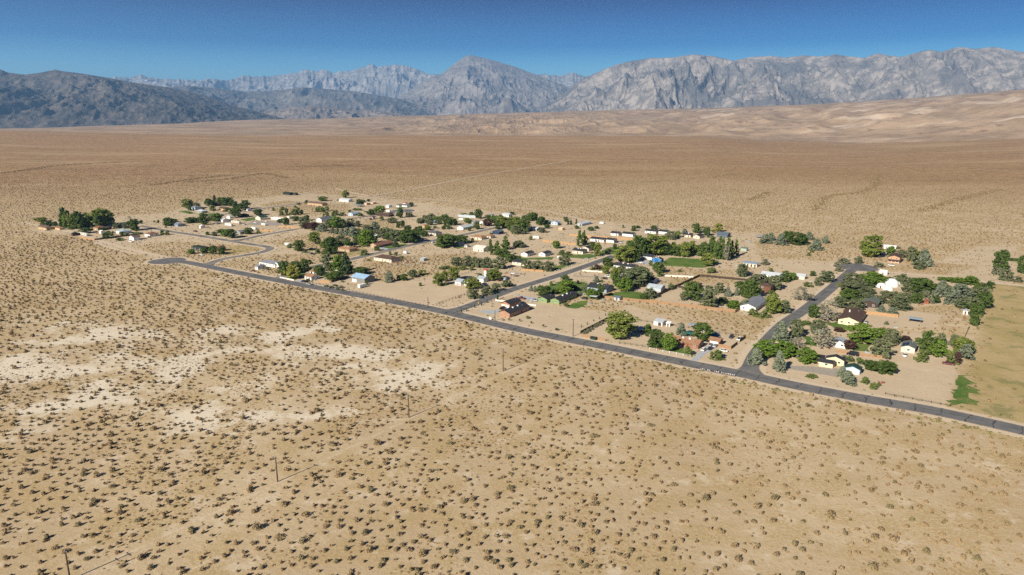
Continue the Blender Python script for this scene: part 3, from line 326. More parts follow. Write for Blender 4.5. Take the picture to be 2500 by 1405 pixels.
('d',-426.9,749.9,3.8,4.7),('p',-525.5,807.0,20.7,8.4),('p',-517.1,801.4,20.2,7.5),('c',-512.2,801.4,14.5,10.0),('c',-488.5,818.2,19.0,19.3),('c',-480.9,824.0,14.9,9.4),
('c',-516.0,854.0,9.3,10.6),('o',-459.0,807.0,4.8,8.4),('o',-450.2,801.4,6.4,7.5),('o',-460.8,801.4,5.2,7.5),('b',-488.1,879.5,3.6,5.5),
]
FENCES = [
('board', 'tan board fence running behind the vacant scrub lot', 1.8, 'tanwood', [(64.3, 471.8), (88.7, 461.6), (92.5, 460.8), (145.3, 434.4)]),
('board', 'short tan board fence at the long grey-roofed white house corner', 1.8, 'tanwood', [(144.5, 432.5), (150.1, 440.2)]),
('board', 'dark brown board fence lined with grey shrubs by the bare dirt lot', 1.9, 'darkwood', [(40.0, 387.0), (64.3, 423.2)]),
('board', 'short tan board fence facing the road by the green dumpster', 1.7, 'tanwood', [(40.0, 381.6), (52.7, 373.3)]),
('board', 'dark brown board fence climbing past the pale metal workshop', 2.0, 'darkwood', [(100.6, 473.4), (150.7, 542.1)]),
('board', 'dark brown board fence closing the back of the small brown barn lot', 1.8, 'darkwood', [(151.1, 542.1), (183.0, 525.8)]),
('board', 'short dark brown fence beside the small brown barn', 1.6, 'darkwood', [(122.1, 505.6), (130.3, 498.3)]),
('board', 'orange board fence right of the white motorhome', 1.8, 'orangewood', [(31.6, 710.2), (64.8, 687.7)]),
('board', 'orange board fence behind the tall poplar pair and long white house', 1.8, 'orangewood', [(62.3, 748.8), (126.5, 718.9)]),
('board', 'bright orange board fence behind the pale yellow house', 1.9, 'orangewood', [(224.7, 432.3), (244.6, 422.5)]),
('board', 'tan board fence between silver-roofed house lawn and corner house', 1.7, 'tanwood', [(173.9, 353.9), (180.5, 350.0), (193.5, 343.5)]),
('board', 'tan board fence enclosing the yard right of the brick garage', 1.8, 'tanwood', [(113.6, 362.9), (119.2, 358.9)]),
('board', 'fence side coloured dark as shade along the corner dirt strip', 1.8, 'darkwood', [(119.3, 358.9), (125.4, 367.5)]),  # shade on this side of the tan fence is put into the wood colour
('board', 'short dark fence behind the white pickup', 1.8, 'darkwood', [(128.0, 371.2), (133.7, 378.9)]),
('board', 'orange board fence below the left yards long trailer', 1.6, 'orangewood', [(-458.9, 728.3), (-437.7, 717.5)]),
('board', 'dark brown fence along the front of the left fenced yards', 1.7, 'darkwood', [(-437.4, 717.5), (-407.7, 758.7)]),
('board', 'tan fence behind olive trees on the street', 1.7, 'orangewood', [(7.8, 565.1), (25.6, 559.2)]),
('board', 'orange fence beside the fifth-wheel trailer', 1.7, 'orangewood', [(-275.6, 813.2), (-247.1, 800.3)]),
('board', 'orange fence at the bend below upper yards', 1.7, 'orangewood', [(-288.3, 783.2), (-270.7, 775.6)]),
('board', 'pale low wall in front of the yellowing tree', 0.9, 'stonewall', [(-184.5, 536.9), (-170.4, 527.1)]),
('board', 'white low wall on the roadside lawn below the half hidden white house', 1.0, 'stonewall', [(58.5, 562.6), (74.2, 557.5)]),
('board', 'long white vinyl fence on the scrub lot left of dark brown fence', 1.3, 'stonewall', [(122.8, 542.5), (144.3, 537.6)]),
('board', 'white low wall along the back of the orange brick house lot', 0.9, 'stonewall', [(-11.4, 464.3), (16.2, 449.8)]),
('board', 'orange board fence between tan-roofed house and metal barn', 1.6, 'orangewood', [(-148.8, 521.5), (-140.5, 519.6)]),
('board', 'dark board fence running back from the tan-roofed house yard', 1.7, 'darkwood', [(-139.2, 520.2), (-130.7, 536.9)]),
('rail', 'dark post and wire fence along the front of the dirt pasture', 1.4, 'darkwood', [(-118.9, 492.4), (-56.4, 448.4)]),
('rail', 'dark post and wire fence along the street side of the dirt pasture', 1.4, 'darkwood', [(-51.2, 452.9), (-32.1, 482.7)]),
('rail', 'grey post and wire fence in front of the cottonwood paddock', 1.3, 'darkwood', [(59.9, 369.2), (74.6, 361.6)]),
('rail', 'white post fence around the brick ranch house lawn', 1.1, 'whitewood', [(74.9, 358.5), (93.8, 346.2), (100.4, 356.0)]),
('rail', 'white post fence along the lawn of the blue-grey house street side', 1.1, 'whitewood', [(12.7, 495.9), (22.4, 511.1), (32.5, 525.1), (43.1, 539.2)]),
('rail', 'white post fence along the verge above the street', 1.1, 'whitewood', [(35.8, 560.9), (56.7, 592.9), (93.8, 643.5)]),
('rail', 'wire fence closing the back of the cottonwood paddock', 1.2, 'darkwood', [(77.0, 415.3), (134.3, 381.6)]),
('rail', 'low rail fence on the corner gravel lot right of the road', 0.9, 'darkwood', [(169.5, 294.6), (190.5, 280.8)]),
('rail', 'dark wire fence along the right hedge edge', 1.2, 'darkwood', [(259.0, 378.8), (274.5, 398.9)]),
('rail', 'small corral rail fence in the farm paddock', 1.3, 'darkwood', [(-42.3, 546.0), (-33.2, 557.3)]),
('rail', 'post fence beside the tree saplings on the bare brick house lot', 1.1, 'darkwood', [(-37.8, 431.3), (-11.9, 464.3)]),
('rail', 'wooden corral rails in front of tan-roofed house', 1.3, 'darkwood', [(-157.7, 516.8), (-142.7, 510.6)]),
]
POLES = [
(-80.5, 215.9, 9.4),
(-43.1, 269.1, 10.4),
(-4.4, 324.5, 11.9),
(35.2, 382.0, 10.5),
(-55.8, 445.1, 7.5),
(-10.6, 414.7, 6.8),
(-119.2, 163.4, 9.2),
]
ROADS = [
('main', 10.5, [(-308.4, 605.5), (-289.8, 600.8), (-268.7, 587.2), (-237.8, 565.1), (-199.1, 538.4), (-162.4, 514.0), (-115.0, 483.5), (-72.4, 455.2), (-41.5, 433.3), (0.0, 399.2), (28.1, 378.8), (53.9, 361.4), (77.4, 344.8), (99.0, 329.8), (115.5, 318.5), (132.6, 305.2), (153.0, 291.8), (168.8, 282.7), (183.4, 273.7), (204.8, 256.0), (231.5, 230.9)]),
('east', 8.2, [(115.2, 318.8), (125.1, 340.9), (138.5, 364.6), (165.6, 406.1), (195.1, 443.5), (233.4, 495.4), (270.6, 547.5), (290.1, 575.1)]),
('mid', 8.5, [(-42.0, 433.3), (-28.7, 450.8), (0.0, 496.7), (39.9, 549.1), (78.9, 606.4), (94.5, 630.8)]),
('upper', 8.5, [(-185.7, 529.5), (-181.9, 546.0), (-171.9, 578.5), (-145.9, 613.0), (-106.2, 681.0), (-82.2, 715.5), (-49.9, 759.3), (-18.3, 808.5)]),
('loop', 8.0, [(-265.9, 587.2), (-263.8, 603.6), (-259.4, 618.9), (-247.9, 633.9), (-238.1, 649.6), (-236.3, 665.0), (-241.4, 676.4), (-255.4, 687.0), (-291.5, 711.7), (-345.4, 750.7), (-386.3, 777.1), (-411.7, 797.3), (-444.5, 821.8)]),
('link', 8.0, [(-291.5, 711.7), (-282.3, 726.0), (-273.6, 750.7), (-259.7, 777.1), (-243.3, 808.5)]),
('top', 8.5, [(-405.8, 911.3), (-383.4, 936.8), (-361.9, 982.3), (-340.3, 1027.1), (-319.5, 1070.4)]),
('spur', 8.5, [(-211.7, 879.5), (-189.4, 911.3), (-156.3, 959.0), (-152.0, 968.2)]),
]
BULBS = [
('east', 294.2, 578.5, 17.5),
('main', -307.0, 606.4, 16),
('spur', -152.0, 968.2, 17),
]
DRIVES = [
('concretelight', 'concrete driveway', [(91.7, 339.3), (108.3, 366.1), (113.0, 362.3), (104.8, 353.3), (94.7, 337.7)]),
('concretelight', 'concrete driveway', [(0.7, 481.9), (13.6, 462.9), (18.3, 462.9), (18.7, 471.9), (3.9, 480.9)]),
('gravelgrey', 'gravel yard', [(140.0, 332.7), (154.4, 331.0), (164.4, 327.6), (158.1, 316.4), (138.6, 327.6)]),
('concretelight', 'concrete forecourt', [(106.3, 598.1), (118.9, 588.8), (124.4, 607.6), (116.1, 608.8)]),
('gravelgrey', 'gravel drive', [(49.3, 542.5), (71.3, 536.7), (71.7, 540.1), (49.6, 546.0)]),
('concretelight', 'asphalt apron', [(-23.2, 438.5), (-15.5, 430.1), (-8.3, 432.5), (-8.1, 442.2), (-12.3, 439.1)]),
('concretelight', 'concrete driveway', [(-130.6, 671.8), (-120.6, 656.1), (-115.3, 667.2), (-127.3, 680.1)]),
('concretelight', 'concrete driveway', [(-169.1, 523.1), (-162.3, 516.8), (-160.6, 523.1), (-167.3, 531.1)]),
('gravelgrey', 'gravel yard', [(-322.7, 831.7), (-275.2, 821.5), (-287.8, 856.3), (-325.9, 867.3)]),
('gravelgrey', 'asphalt pullout', [(165.8, 286.6), (171.5, 285.9), (180.9, 277.7), (183.0, 274.7), (177.6, 277.1), (168.5, 282.1)]),
]
LAWNS = [
('brick ranch house lawn', [(74.9, 362.8), (94.3, 348.7), (94.1, 358.5), (89.3, 365.4), (82.4, 368.9)]),
('big lawn around the blue-grey house', [(12.9, 491.6), (43.0, 527.2), (58.2, 518.7), (57.0, 500.8), (49.4, 482.6), (33.9, 482.6), (18.8, 494.6)]),
('lawn strip above the blue-grey house drive', [(31.8, 518.7), (38.4, 527.2), (57.8, 522.0), (52.8, 517.7)]),
('lawn behind the tan board fence', [(65.3, 479.7), (81.4, 493.1), (97.6, 487.1), (94.1, 468.4), (88.5, 464.3), (65.6, 476.9)]),
('lawn below the sage green house', [(34.9, 448.5), (47.5, 462.9), (53.9, 465.7), (48.8, 448.5), (41.6, 442.2)]),
('wide lawn right of the bright blue house', [(134.1, 601.7), (143.9, 622.4), (173.5, 615.4), (185.0, 606.2), (175.7, 588.7), (162.1, 576.1), (130.4, 584.4)]),
('lawn below the big cottonwoods at the street end', [(85.0, 654.8), (97.4, 676.4), (117.8, 682.0), (107.1, 639.4), (80.6, 634.5)]),
('lawn of the cream house by the poplars', [(55.0, 634.5), (72.0, 639.4), (80.0, 629.6), (67.6, 615.4), (46.9, 624.8)]),
('lawn of the white twin gable house', [(0.0, 629.6), (10.8, 620.0), (39.7, 624.8), (35.5, 613.0), (0.0, 610.8)]),
('lawn left of the olive trees', [(35.6, 584.4), (47.8, 588.7), (55.0, 592.9), (34.2, 560.2)]),
('lawn right of the silver-roofed white house', [(191.1, 367.5), (199.7, 368.5), (192.6, 354.4), (185.1, 356.3)]),
('lawn left of the silver-roofed white house', [(168.9, 383.2), (173.2, 381.0), (168.0, 364.2), (163.2, 366.2)]),
('lawn by the pale yellow house', [(191.1, 406.6), (201.8, 411.6), (204.2, 401.7), (196.4, 397.0)]),
('lawn under the yellowing tree', [(-181.3, 537.8), (-175.8, 558.6), (-168.2, 553.3), (-169.5, 527.9)]),
('lawn beside the tall conifer', [(-151.3, 544.6), (-148.1, 556.8), (-134.8, 548.0), (-144.6, 534.4)]),
('lawn of the long tan house', [(-127.8, 674.1), (-115.9, 695.4), (-102.7, 690.6), (-118.4, 666.3)]),
('lawn under the spreading tree', [(-57.2, 671.8), (-49.0, 681.0), (-47.1, 676.4), (-53.6, 666.3)]),
('upper left lawn by the pale blue house', [(-463.8, 959.5), (-457.8, 971.0), (-428.6, 937.4), (-435.8, 932.1)]),
('upper left lawn below the low grey house', [(-423.5, 932.1), (-400.5, 942.9), (-397.7, 916.3), (-418.8, 921.5)]),
('small upper lawn before the dark green roofed house', [(-346.1, 876.7), (-335.5, 901.1), (-325.0, 872.0), (-331.8, 862.7)]),
('lawn at the small cul-de-sac', [(-173.2, 1001.7), (-155.7, 1011.7), (-147.1, 1001.7), (-164.2, 990.0)]),
('small lawn before the left intersection house', [(-300.4, 739.9), (-294.4, 750.3), (-289.6, 743.3), (-293.9, 731.7)]),
('green weed strip beside the dirt pullout', [(194.3, 286.6), (213.9, 314.9), (222.5, 318.0), (213.2, 300.1), (199.6, 281.5), (193.1, 281.5)]),
('half hidden white house lawn', [(65.9, 571.1), (77.7, 579.8), (85.7, 579.8), (78.9, 562.6)]),
('left yard lawn by the pale-roofed house', [(-424.0, 763.2), (-424.5, 775.9), (-415.3, 771.8), (-419.1, 759.7)]),
]
ZONES = {'alk': [[(-285, 349), (-264, 358), (-226, 349), (-188, 326), (-196, 309), (-257, 312)], [(-200, 338), (-185, 349), (-159, 354), (-150, 323), (-173, 317)],
         [(-159, 309), (-136, 314), (-99, 296), (-102, 289), (-143, 294)], [(-175, 388), (-137, 404), (-109, 393), (-114, 376), (-161, 377)],
         [(-155, 361), (-126, 368), (-56, 361), (-62, 341), (-108, 341)], [(-299, 404), (-232, 404), (-212, 372), (-262, 361)], [(-225, 284), (-187, 296), (-167, 287), (-188, 261)],
         [(-162, 278), (-117, 284), (-78, 273), (-108, 261)], [(-84, 335), (-43, 341), (-29, 312), (-67, 306)]],
 'alkb': [[(-345, 423), (-236, 418), (-141, 418), (-62, 400), (-22, 354), (-34, 323), (-72, 282), (-123, 257), (-213, 250)]],
 'clear': [[(-119, 492), (-56, 446), (-33, 487), (-38, 521), (-80, 528), (-108, 521)], [(-40, 437), (40, 380), (65, 425), (36, 448), (-6, 507)],
           [(43, 385), (67, 437), (108, 409), (132, 374), (107, 332), (69, 356)], [(123, 335), (158, 358), (186, 351), (222, 326), (185, 275), (119, 317)],
           [(98, 470), (130, 521), (167, 507), (144, 453), (111, 453)], [(233, 437), (258, 442), (276, 427), (254, 400), (210, 400)], [(35, 846), (126, 846), (114, 765), (37, 765)],
           [(-402, 1175), (-313, 1130), (-310, 1070), (-364, 1099)], [(-216, 1043), (-120, 1070), (-115, 968), (-166, 968)], [(-128, 864), (-77, 864), (-73, 812), (-128, 796)],
           [(223, 567), (294, 602), (231, 521), (206, 521)], [(-48, 567), (3, 551), (-21, 482), (-43, 507)], [(221, 376), (247, 361), (222, 329), (198, 341)],
           [(-471, 751), (-398, 723), (-376, 759), (-433, 789)], [(278, 521), (310, 521), (297, 482), (268, 488)], [(7, 551), (53, 584), (16, 521), (0, 507)]],
 'dry': [[(194, 278), (281, 400), (370, 521), (416, 507), (254, 239), (207, 259)], [(-185, 686), (-139, 663), (-141, 602), (-181, 641)], [(-258, 705), (-244, 667), (-264, 637), (-287, 674)],
         [(26, 464), (50, 482), (30, 453)]],
 'settle': [[(-554, 780), (-441, 723), (-300, 584), (-177, 521), (-42, 427), (55, 356), (115, 316), (186, 271), (196, 282), (364, 521), (385, 507), (514, 686), (465, 686), (326, 567),
             (308, 602), (274, 765), (214, 796), (27, 924), (-90, 1017), (-243, 1175), (-406, 1232), (-391, 1162), (-487, 1099), (-477, 946), (-591, 864)]],
 'wild': [[(81, 458), (103, 482), (143, 432), (164, 418), (138, 372), (108, 409)], [(-219, 765), (-208, 812), (-157, 751), (-143, 641), (-226, 686), (-255, 710)],
          [(-349, 710), (-284, 686), (-243, 663), (-272, 602), (-308, 617), (-378, 686)], [(48, 488), (76, 521), (91, 482), (67, 437), (30, 453)],
          [(129, 575), (182, 567), (171, 521), (123, 521)], [(-131, 621), (-39, 641), (-28, 584), (-92, 521), (-120, 535)], [(-235, 631), (-173, 641), (-154, 567), (-197, 551), (-264, 584)],
          [(255, 710), (333, 686), (294, 602), (228, 621)], [(345, 686), (359, 602), (398, 584), (350, 551), (308, 567)], [(127, 535), (164, 521), (132, 482), (120, 482)],
          [(247, 437), (317, 458), (256, 376), (229, 400)], [(-180, 796), (-119, 796), (-126, 846), (-184, 883)], [(-376, 1043), (-357, 1099), (-247, 1043), (-224, 946), (-295, 903)]]}
TRACKS = [
(4, [(-599.2, 846.1), (-521.9, 795.7), (-441.5, 723.4), (-384.2, 674.1), (-308.4, 616.9)]),
(3.0, [(-430.9, 705.3), (-379.6, 658.3), (-348.6, 637.0)]),
(4, [(-236.4, 1162.0), (-182.8, 1294.3), (-91.4, 1558.9), (32.2, 1834.9), (176.2, 2158.2)]),
(4, [(-327.4, 1294.3), (-236.4, 1162.0), (-124.0, 1105.3), (0.0, 1006.7), (56.1, 945.5), (100.7, 846.1)]),
(3, [(-376.9, 1162.0), (-327.4, 1294.3), (-215.5, 1262.4)]),
(5, [(-1835.7, 2522.7), (-1627.6, 2947.9), (-1320.1, 3731.1), (-881.1, 4345.0), (0.0, 5198.3)]),
(6, [(293.6, 575.1), (315.1, 553.8), (344.5, 541.4), (370.1, 520.9), (391.7, 507.2)]),
(-2.6, [(-119.5, 162.8), (-102.4, 185.7), (-80.2, 214.9), (-63.2, 239.3), (-43.0, 267.8), (-4.4, 322.2), (19.5, 348.7)]),
(-3, [(169.8, 364.6), (186.6, 352.7), (203.9, 325.6), (218.6, 319.9)]),
(-3, [(-38.0, 520.9), (-23.5, 553.8), (-3.2, 520.9)]),
(-2.5, [(118.6, 795.7), (157.0, 750.7), (212.7, 710.4), (246.7, 685.8)]),
(-2.5, [(238.8, 662.7), (250.2, 583.7), (281.5, 575.1)]),
]
MAILBOX_ROW = [
(93.9, 325.1),
(107.6, 316.3),
]
DOMES = [
(286.7, 509.4, 5.2, 5.6),
(276.8, 504.8, 3.6, 3.4),
(277.3, 496.6, 3.6, 3.4),
(292.7, 513.2, 2.8, 2.6),
]
WASHES = [
[(-1159, 1583), (-1160, 1686), (-1180, 1835), (-1106, 1993)],
[(-495, 1536), (-588, 1646), (-608, 1502), (-667, 1419)],
[(-437, 1920), (-518, 1885), (-600, 1868)],
[(377, 1099), (423, 1175), (457, 1232)],
[(425, 968), (522, 1149), (617, 1232), (704, 1354), (849, 1620)],
[(560, 954), (648, 1043), (715, 1111), (890, 1270)],
[(448, 1559), (530, 1646), (562, 1547)],
[(-700, 1354), (-678, 1502), (-645, 1595)],
]
YARD_BITS = [
(46.3, 376.1, 'dumpster'),
(-22.8, 456.3, 'hydrant'),
(-13.6, 416.4, 'panel_board'),
]
TERRAIN = {4500: [(-51.14, 85), (-35.81, 77), (-28.76, 60), (-19.43, 41), (-9.84, 45), (0.0, 39), (15.51, 35), (19.75, 10), (26.23, 2), (35.88, 38), (48.42, 70)],
 7500: [(-51.13, 72), (-35.8, 62), (-26.11, 71), (-14.55, 67), (0.0, 70), (14.53, 100), (23.33, 151), (35.6, 249), (48.04, 315)],
 11000: [(-51.11, 74), (-35.79, 50), (-31.18, 78), (-26.07, 114), (-19.92, 161), (-14.5, 185), (-8.17, 223), (0.0, 267), (8.16, 308), (14.46, 328), (23.22, 379), (29.73, 444), (35.44, 527),
         (47.81, 649)]}
RANGES = {'crest': (32000, 24000,
           [(-30.79, 1729), (-29.57, 1794), (-28.57, 1857), (-27.82, 1838), (-27.16, 1941), (-26.53, 1842), (-24.69, 1806), (-23.62, 1788), (-23.06, 1827), (-22.5, 1866), (-21.39, 1815),
            (-20.37, 2039), (-19.89, 1979), (-19.08, 2022), (-18.35, 1997), (-17.61, 2088), (-16.71, 2180), (-15.8, 2307), (-15.2, 2263), (-14.59, 2319), (-13.84, 2209), (-13.38, 2263),
            (-12.45, 2322), (-11.66, 2430), (-10.87, 2606), (-10.57, 2456), (-10.1, 2493), (-9.31, 2567), (-8.52, 2538), (-8.04, 2490), (-7.42, 2356), (-6.78, 2222), (-6.15, 2190),
            (-4.86, 2229), (-1.62, 2062), (1.3, 2132), (2.6, 2217), (3.24, 2164), (3.89, 2127), (4.86, 2281), (5.34, 2175), (6.15, 2069), (8.08, 1957), (11.24, 1854)]),
 'foot': (14800, 12400,
          [(-29.93, 120), (-27.36, 194), (-24.64, 345), (-22.69, 409), (-21.58, 366), (-19.29, 323), (-17.49, 403), (-15.67, 453), (-14.45, 423), (-12.92, 361), (-11.34, 379), (-9.77, 315),
           (-8.17, 259), (-6.23, 186)]),
 'left': (13500, 9800,
          [(-47.7, 917), (-39.29, 980), (-35.27, 909), (-34.86, 865), (-34.0, 842), (-33.08, 880), (-32.25, 937), (-31.91, 915), (-30.75, 887), (-29.32, 835), (-27.6, 762), (-25.81, 712),
           (-24.5, 651), (-23.44, 587), (-22.36, 509), (-21.55, 428), (-19.29, 291), (-17.55, 178), (-15.76, 84)]),
 'mid': (20000, 14500,
         [(-29.71, 747), (-26.34, 964), (-24.46, 1036), (-22.56, 989), (-20.32, 910), (-17.99, 953), (-16.18, 1034), (-14.37, 1000), (-12.53, 953), (-10.66, 851), (-8.77, 746), (-7.18, 540),
          (-5.58, 287)]),
 'right': (18000, 13000,
           [(2.62, 501), (4.24, 857), (4.87, 1043), (5.83, 1207), (7.1, 1379), (8.04, 1492), (9.29, 1583), (10.85, 1652), (11.47, 1639), (12.7, 1660), (13.92, 1718), (14.83, 1684),
            (15.43, 1670), (16.19, 1608), (16.95, 1547), (18.1, 1621), (19.54, 1635), (20.69, 1588), (21.8, 1622), (22.91, 1583), (23.98, 1616), (24.8, 1571), (25.86, 1523), (26.61, 1609),
            (27.65, 1544), (28.17, 1512), (29.12, 1601), (29.83, 1640), (30.57, 1587), (31.48, 1672), (32.42, 1616), (33.54, 1637), (34.23, 1569), (35.12, 1514), (39.22, 1418),
            (46.15, 1294)]),
 'tom': (24000, 17000,
         [(-14.51, 224), (-11.98, 448), (-9.74, 752), (-8.11, 1147), (-7.13, 1397), (-6.47, 1568), (-5.5, 1700), (-5.01, 1857), (-4.52, 2026), (-3.87, 2208), (-3.38, 2286), (-2.74, 2249),
          (-1.62, 2134), (-0.81, 2044), (0.0, 1954), (1.3, 1759), (2.6, 1562), (3.9, 1365), (5.21, 1101), (6.2, 836), (7.51, 545), (9.46, 318)])}


# ---------------------------------------------------------------- helpers
def sx(name, m, loc=(0, 0, 0), rz=0.0, parent=None, scale=None):
    o = bpy.data.objects.new(name, m); COL.objects.link(o)
    o.location = loc; o.rotation_euler = (0, 0, rz)
    if scale is not None: o.scale = scale
    if parent is not None: o.parent = parent
    return o
def empty(name, loc, rz=0.0):
    o = bpy.data.objects.new(name, None); COL.objects.link(o); o.location = loc; o.rotation_euler = (0, 0, rz)
    o.empty_display_size = 0.5
    return o
def tag(o, label=None, cat=None, group=None, kind=None):
    if label: o["label"] = label
    if cat: o["category"] = cat
    if group: o["group"] = group
    if kind: o["kind"] = kind
    return o
def mesh(name, v, f, mats=(), midx=None, smooth=False):
    m = bpy.data.meshes.new(name); m.from_pydata([tuple(p) for p in v], [], [tuple(q) for q in f])
    for x in mats: m.materials.append(x)
    if midx is not None: m.polygons.foreach_set("material_index", midx)
    if smooth: m.polygons.foreach_set("use_smooth", [True] * len(m.polygons))
    m.update(); return m
def quadmesh(name, co, quads, mats=(), smooth=False):
    """fast numpy mesh: co (n,3), quads (k,4)"""
    m = bpy.data.meshes.new(name); n = len(co); k = len(quads)
    m.vertices.add(n); m.vertices.foreach_set("co", np.asarray(co, np.float32).ravel())
    m.loops.add(4 * k); m.loops.foreach_set("vertex_index", np.asarray(quads, np.int32).ravel())
    m.polygons.add(k); m.polygons.foreach_set("loop_start", np.arange(0, 4 * k, 4, dtype=np.int32))
    m.polygons.foreach_set("loop_total", np.full(k, 4, np.int32))
    if smooth: m.polygons.foreach_set("use_smooth", np.ones(k, bool))
    for x in mats: m.materials.append(x)
    m.update(calc_edges=True); m.validate(); return m
class MB:
    """collects boxes and prisms in one mesh"""
    def __init__(s): s.v = []; s.f = []
    def box(s, c, d, rz=0.0):
        n = len(s.v); cx, cy, cz = c; a, b, e = d[0] / 2, d[1] / 2, d[2] / 2; co, si = math.cos(rz), math.sin(rz)
        for x, y, z in ((-a, -b, -e), (a, -b, -e), (a, b, -e), (-a, b, -e), (-a, -b, e), (a, -b, e), (a, b, e), (-a, b, e)):
            s.v.append((cx + x * co - y * si, cy + x * si + y * co, cz + z))
        s.f += [tuple(n + i for i in q) for q in ((0, 3, 2, 1), (4, 5, 6, 7), (0, 1, 5, 4), (1, 2, 6, 5), (2, 3, 7, 6), (3, 0, 4, 7))]
        return s
    def prism(s, prof, x0, x1):
        """profile in (y,z), extruded along x"""
        n = len(s.v); k = len(prof)
        for x in (x0, x1):
            for y, z in prof: s.v.append((x, y, z))
        s.f.append(tuple(n + i for i in range(k))[::-1]); s.f.append(tuple(n + k + i for i in range(k)))
        for i in range(k):
            j = (i + 1) % k; s.f.append((n + i, n + j, n + k + j, n + k + i))
        return s
    def cyl(s, p0, p1, r0, r1, k=8):
        p0 = Vector(p0); p1 = Vector(p1); d = (p1 - p0).normalized()
        a = d.cross(Vector((0, 0, 1)) if abs(d.z) < .95 else Vector((1, 0, 0))).normalized(); b = d.cross(a)
        n = len(s.v)
        for p, r in ((p0, r0), (p1, r1)):
            for i in range(k):
                t = 2 * math.pi * i / k; s.v.append(tuple(p + a * math.cos(t) * r + b * math.sin(t) * r))
        for i in range(k):
            j = (i + 1) % k; s.f.append((n + i, n + k + i, n + k + j, n + j))
        s.f.append(tuple(n + i for i in range(k))); s.f.append(tuple(n + k + i for i in range(k))[::-1])
        return s
    def mesh(s, name, mat, smooth=False): return mesh(name, s.v, s.f, (mat,) if not isinstance(mat, (list, tuple)) else mat, smooth=smooth)

# ---- numpy noise
def _h(ix, iy, seed):
    n = (ix.astype(np.int64) * 374761393 + iy.astype(np.int64) * 668265263 + seed * 1442695041) & 0xffffffff
    n = ((n ^ (n >> 13)) * 1274126177) & 0xffffffff
    return ((n ^ (n >> 16)) & 0xffff) / 65535.0
def vnoise(x, y, seed=0):
    x = np.asarray(x, float); y = np.asarray(y, float)
    ix = np.floor(x); iy = np.floor(y); fx = x - ix; fy = y - iy
    fx = fx * fx * fx * (fx * (fx * 6 - 15) + 10); fy = fy * fy * fy * (fy * (fy * 6 - 15) + 10)
    a = _h(ix, iy, seed); b = _h(ix + 1, iy, seed); c = _h(ix, iy + 1, seed); d = _h(ix + 1, iy + 1, seed)
    return (a * (1 - fx) + b * fx) * (1 - fy) + (c * (1 - fx) + d * fx) * fy
def fbm(x, y, seed=0, octv=5, gain=.5):
    s = 0; a = 1.0; t = 0
    for i in range(octv):
        s = s + a * (vnoise(x * 2 ** i + 17.3 * i, y * 2 ** i + 9.1 * i, seed + i) - .5); t += a; a *= gain
    return s / t * 2
def ridged(x, y, seed=0, octv=5, gain=.55):
    s = 0; a = 1.0; t = 0; prev = 1.0
    for i in range(octv):
        n = 1 - np.abs(2 * vnoise(x * 2.1 ** i + 31.7 * i, y * 2.1 ** i + 5.3 * i, seed + i) - 1); n = n * n
        s = s + a * n * prev; prev = np.clip(n * 1.4, 0, 1); t += a; a *= gain
    return s / t
def sstep(a, b, x):
    t = np.clip((x - a) / (b - a), 0, 1); return t * t * (3 - 2 * t)

# ---- material helpers
def new_mat(name):
    m = bpy.data.materials.new(name); m.use_nodes = True; nt = m.node_tree; nt.nodes.clear()
    out = nt.nodes.new("ShaderNodeOutputMaterial"); bs = nt.nodes.new("ShaderNodeBsdfPrincipled")
    bs.inputs['Roughness'].default_value = .9; bs.inputs['Specular IOR Level'].default_value = .15
    nt.links.new(bs.outputs[0], out.inputs[0])
    return m, nt, bs
class N:
    """small node-tree writer"""
    def __init__(s, nt): s.nt = nt
    def new(s, t, **k):
        n = s.nt.nodes.new(t)
        for a, b in k.items(): setattr(n, a, b)
        return n
    def link(s, a, b): s.nt.links.new(a, b)
    def put(s, sock, v):
        if isinstance(v, bpy.types.NodeSocket): s.link(v, sock)
        elif v is not None: sock.default_value = v
    def math(s, op, a, b=None, c=None, clamp=False):
        n = s.new("ShaderNodeMath", operation=op); n.use_clamp = clamp
        for i, v in enumerate((a, b, c)):
            if v is not None: s.put(n.inputs[i], v)
        return n.outputs[0]
    def noise(s, vec, scale, detail=4.0, rough=.55):
        n = s.new("ShaderNodeTexNoise"); s.put(n.inputs['Vector'], vec); n.inputs['Scale'].default_value = scale
        n.inputs['Detail'].default_value = detail; n.inputs['Roughness'].default_value = rough
        return n.outputs['Fac']
    def ramp(s, f, a, b):
        n = s.new("ShaderNodeMapRange", interpolation_type='SMOOTHSTEP'); s.put(n.inputs[0], f)
        n.inputs[1].default_value = a; n.inputs[2].default_value = b
        return n.outputs[0]
    def mix(s, f, a, b):
        n = s.new("ShaderNodeMix", data_type='RGBA'); s.put(n.inputs[0], f)
        for i, v in ((6, a), (7, b)): s.put(n.inputs[i], (*v, 1) if isinstance(v, tuple) and len(v) == 3 else v)
        return n.outputs[2]
    def mul(s, a, f):
        n = s.new("ShaderNodeMix", data_type='RGBA', blend_type='MULTIPLY'); n.inputs[0].default_value = 1.0
        s.put(n.inputs[6], a); s.put(n.inputs[7], f); return n.outputs[2]
PLAIN = {}
def flat_mat(name, col, rough=.85, var=.12, scale=1.5, spec=.15, metal=0.0):
    if name in PLAIN: return PLAIN[name]
    m, nt, bs = new_mat(name); n = N(nt)
    tc = n.new("ShaderNodeTexCoord")
    f = n.noise(tc.outputs['Object'], scale, 5)
    lo = tuple(c * (1 - var) for c in col); hi = tuple(min(1, c * (1 + var)) for c in col)
    n.link(n.mix(n.ramp(f, .3, .7), lo, hi), bs.inputs['Base Color'])
    bs.inputs['Roughness'].default_value = rough; bs.inputs['Specular IOR Level'].default_value = spec; bs.inputs['Metallic'].default_value = metal
    PLAIN[name] = m; return m
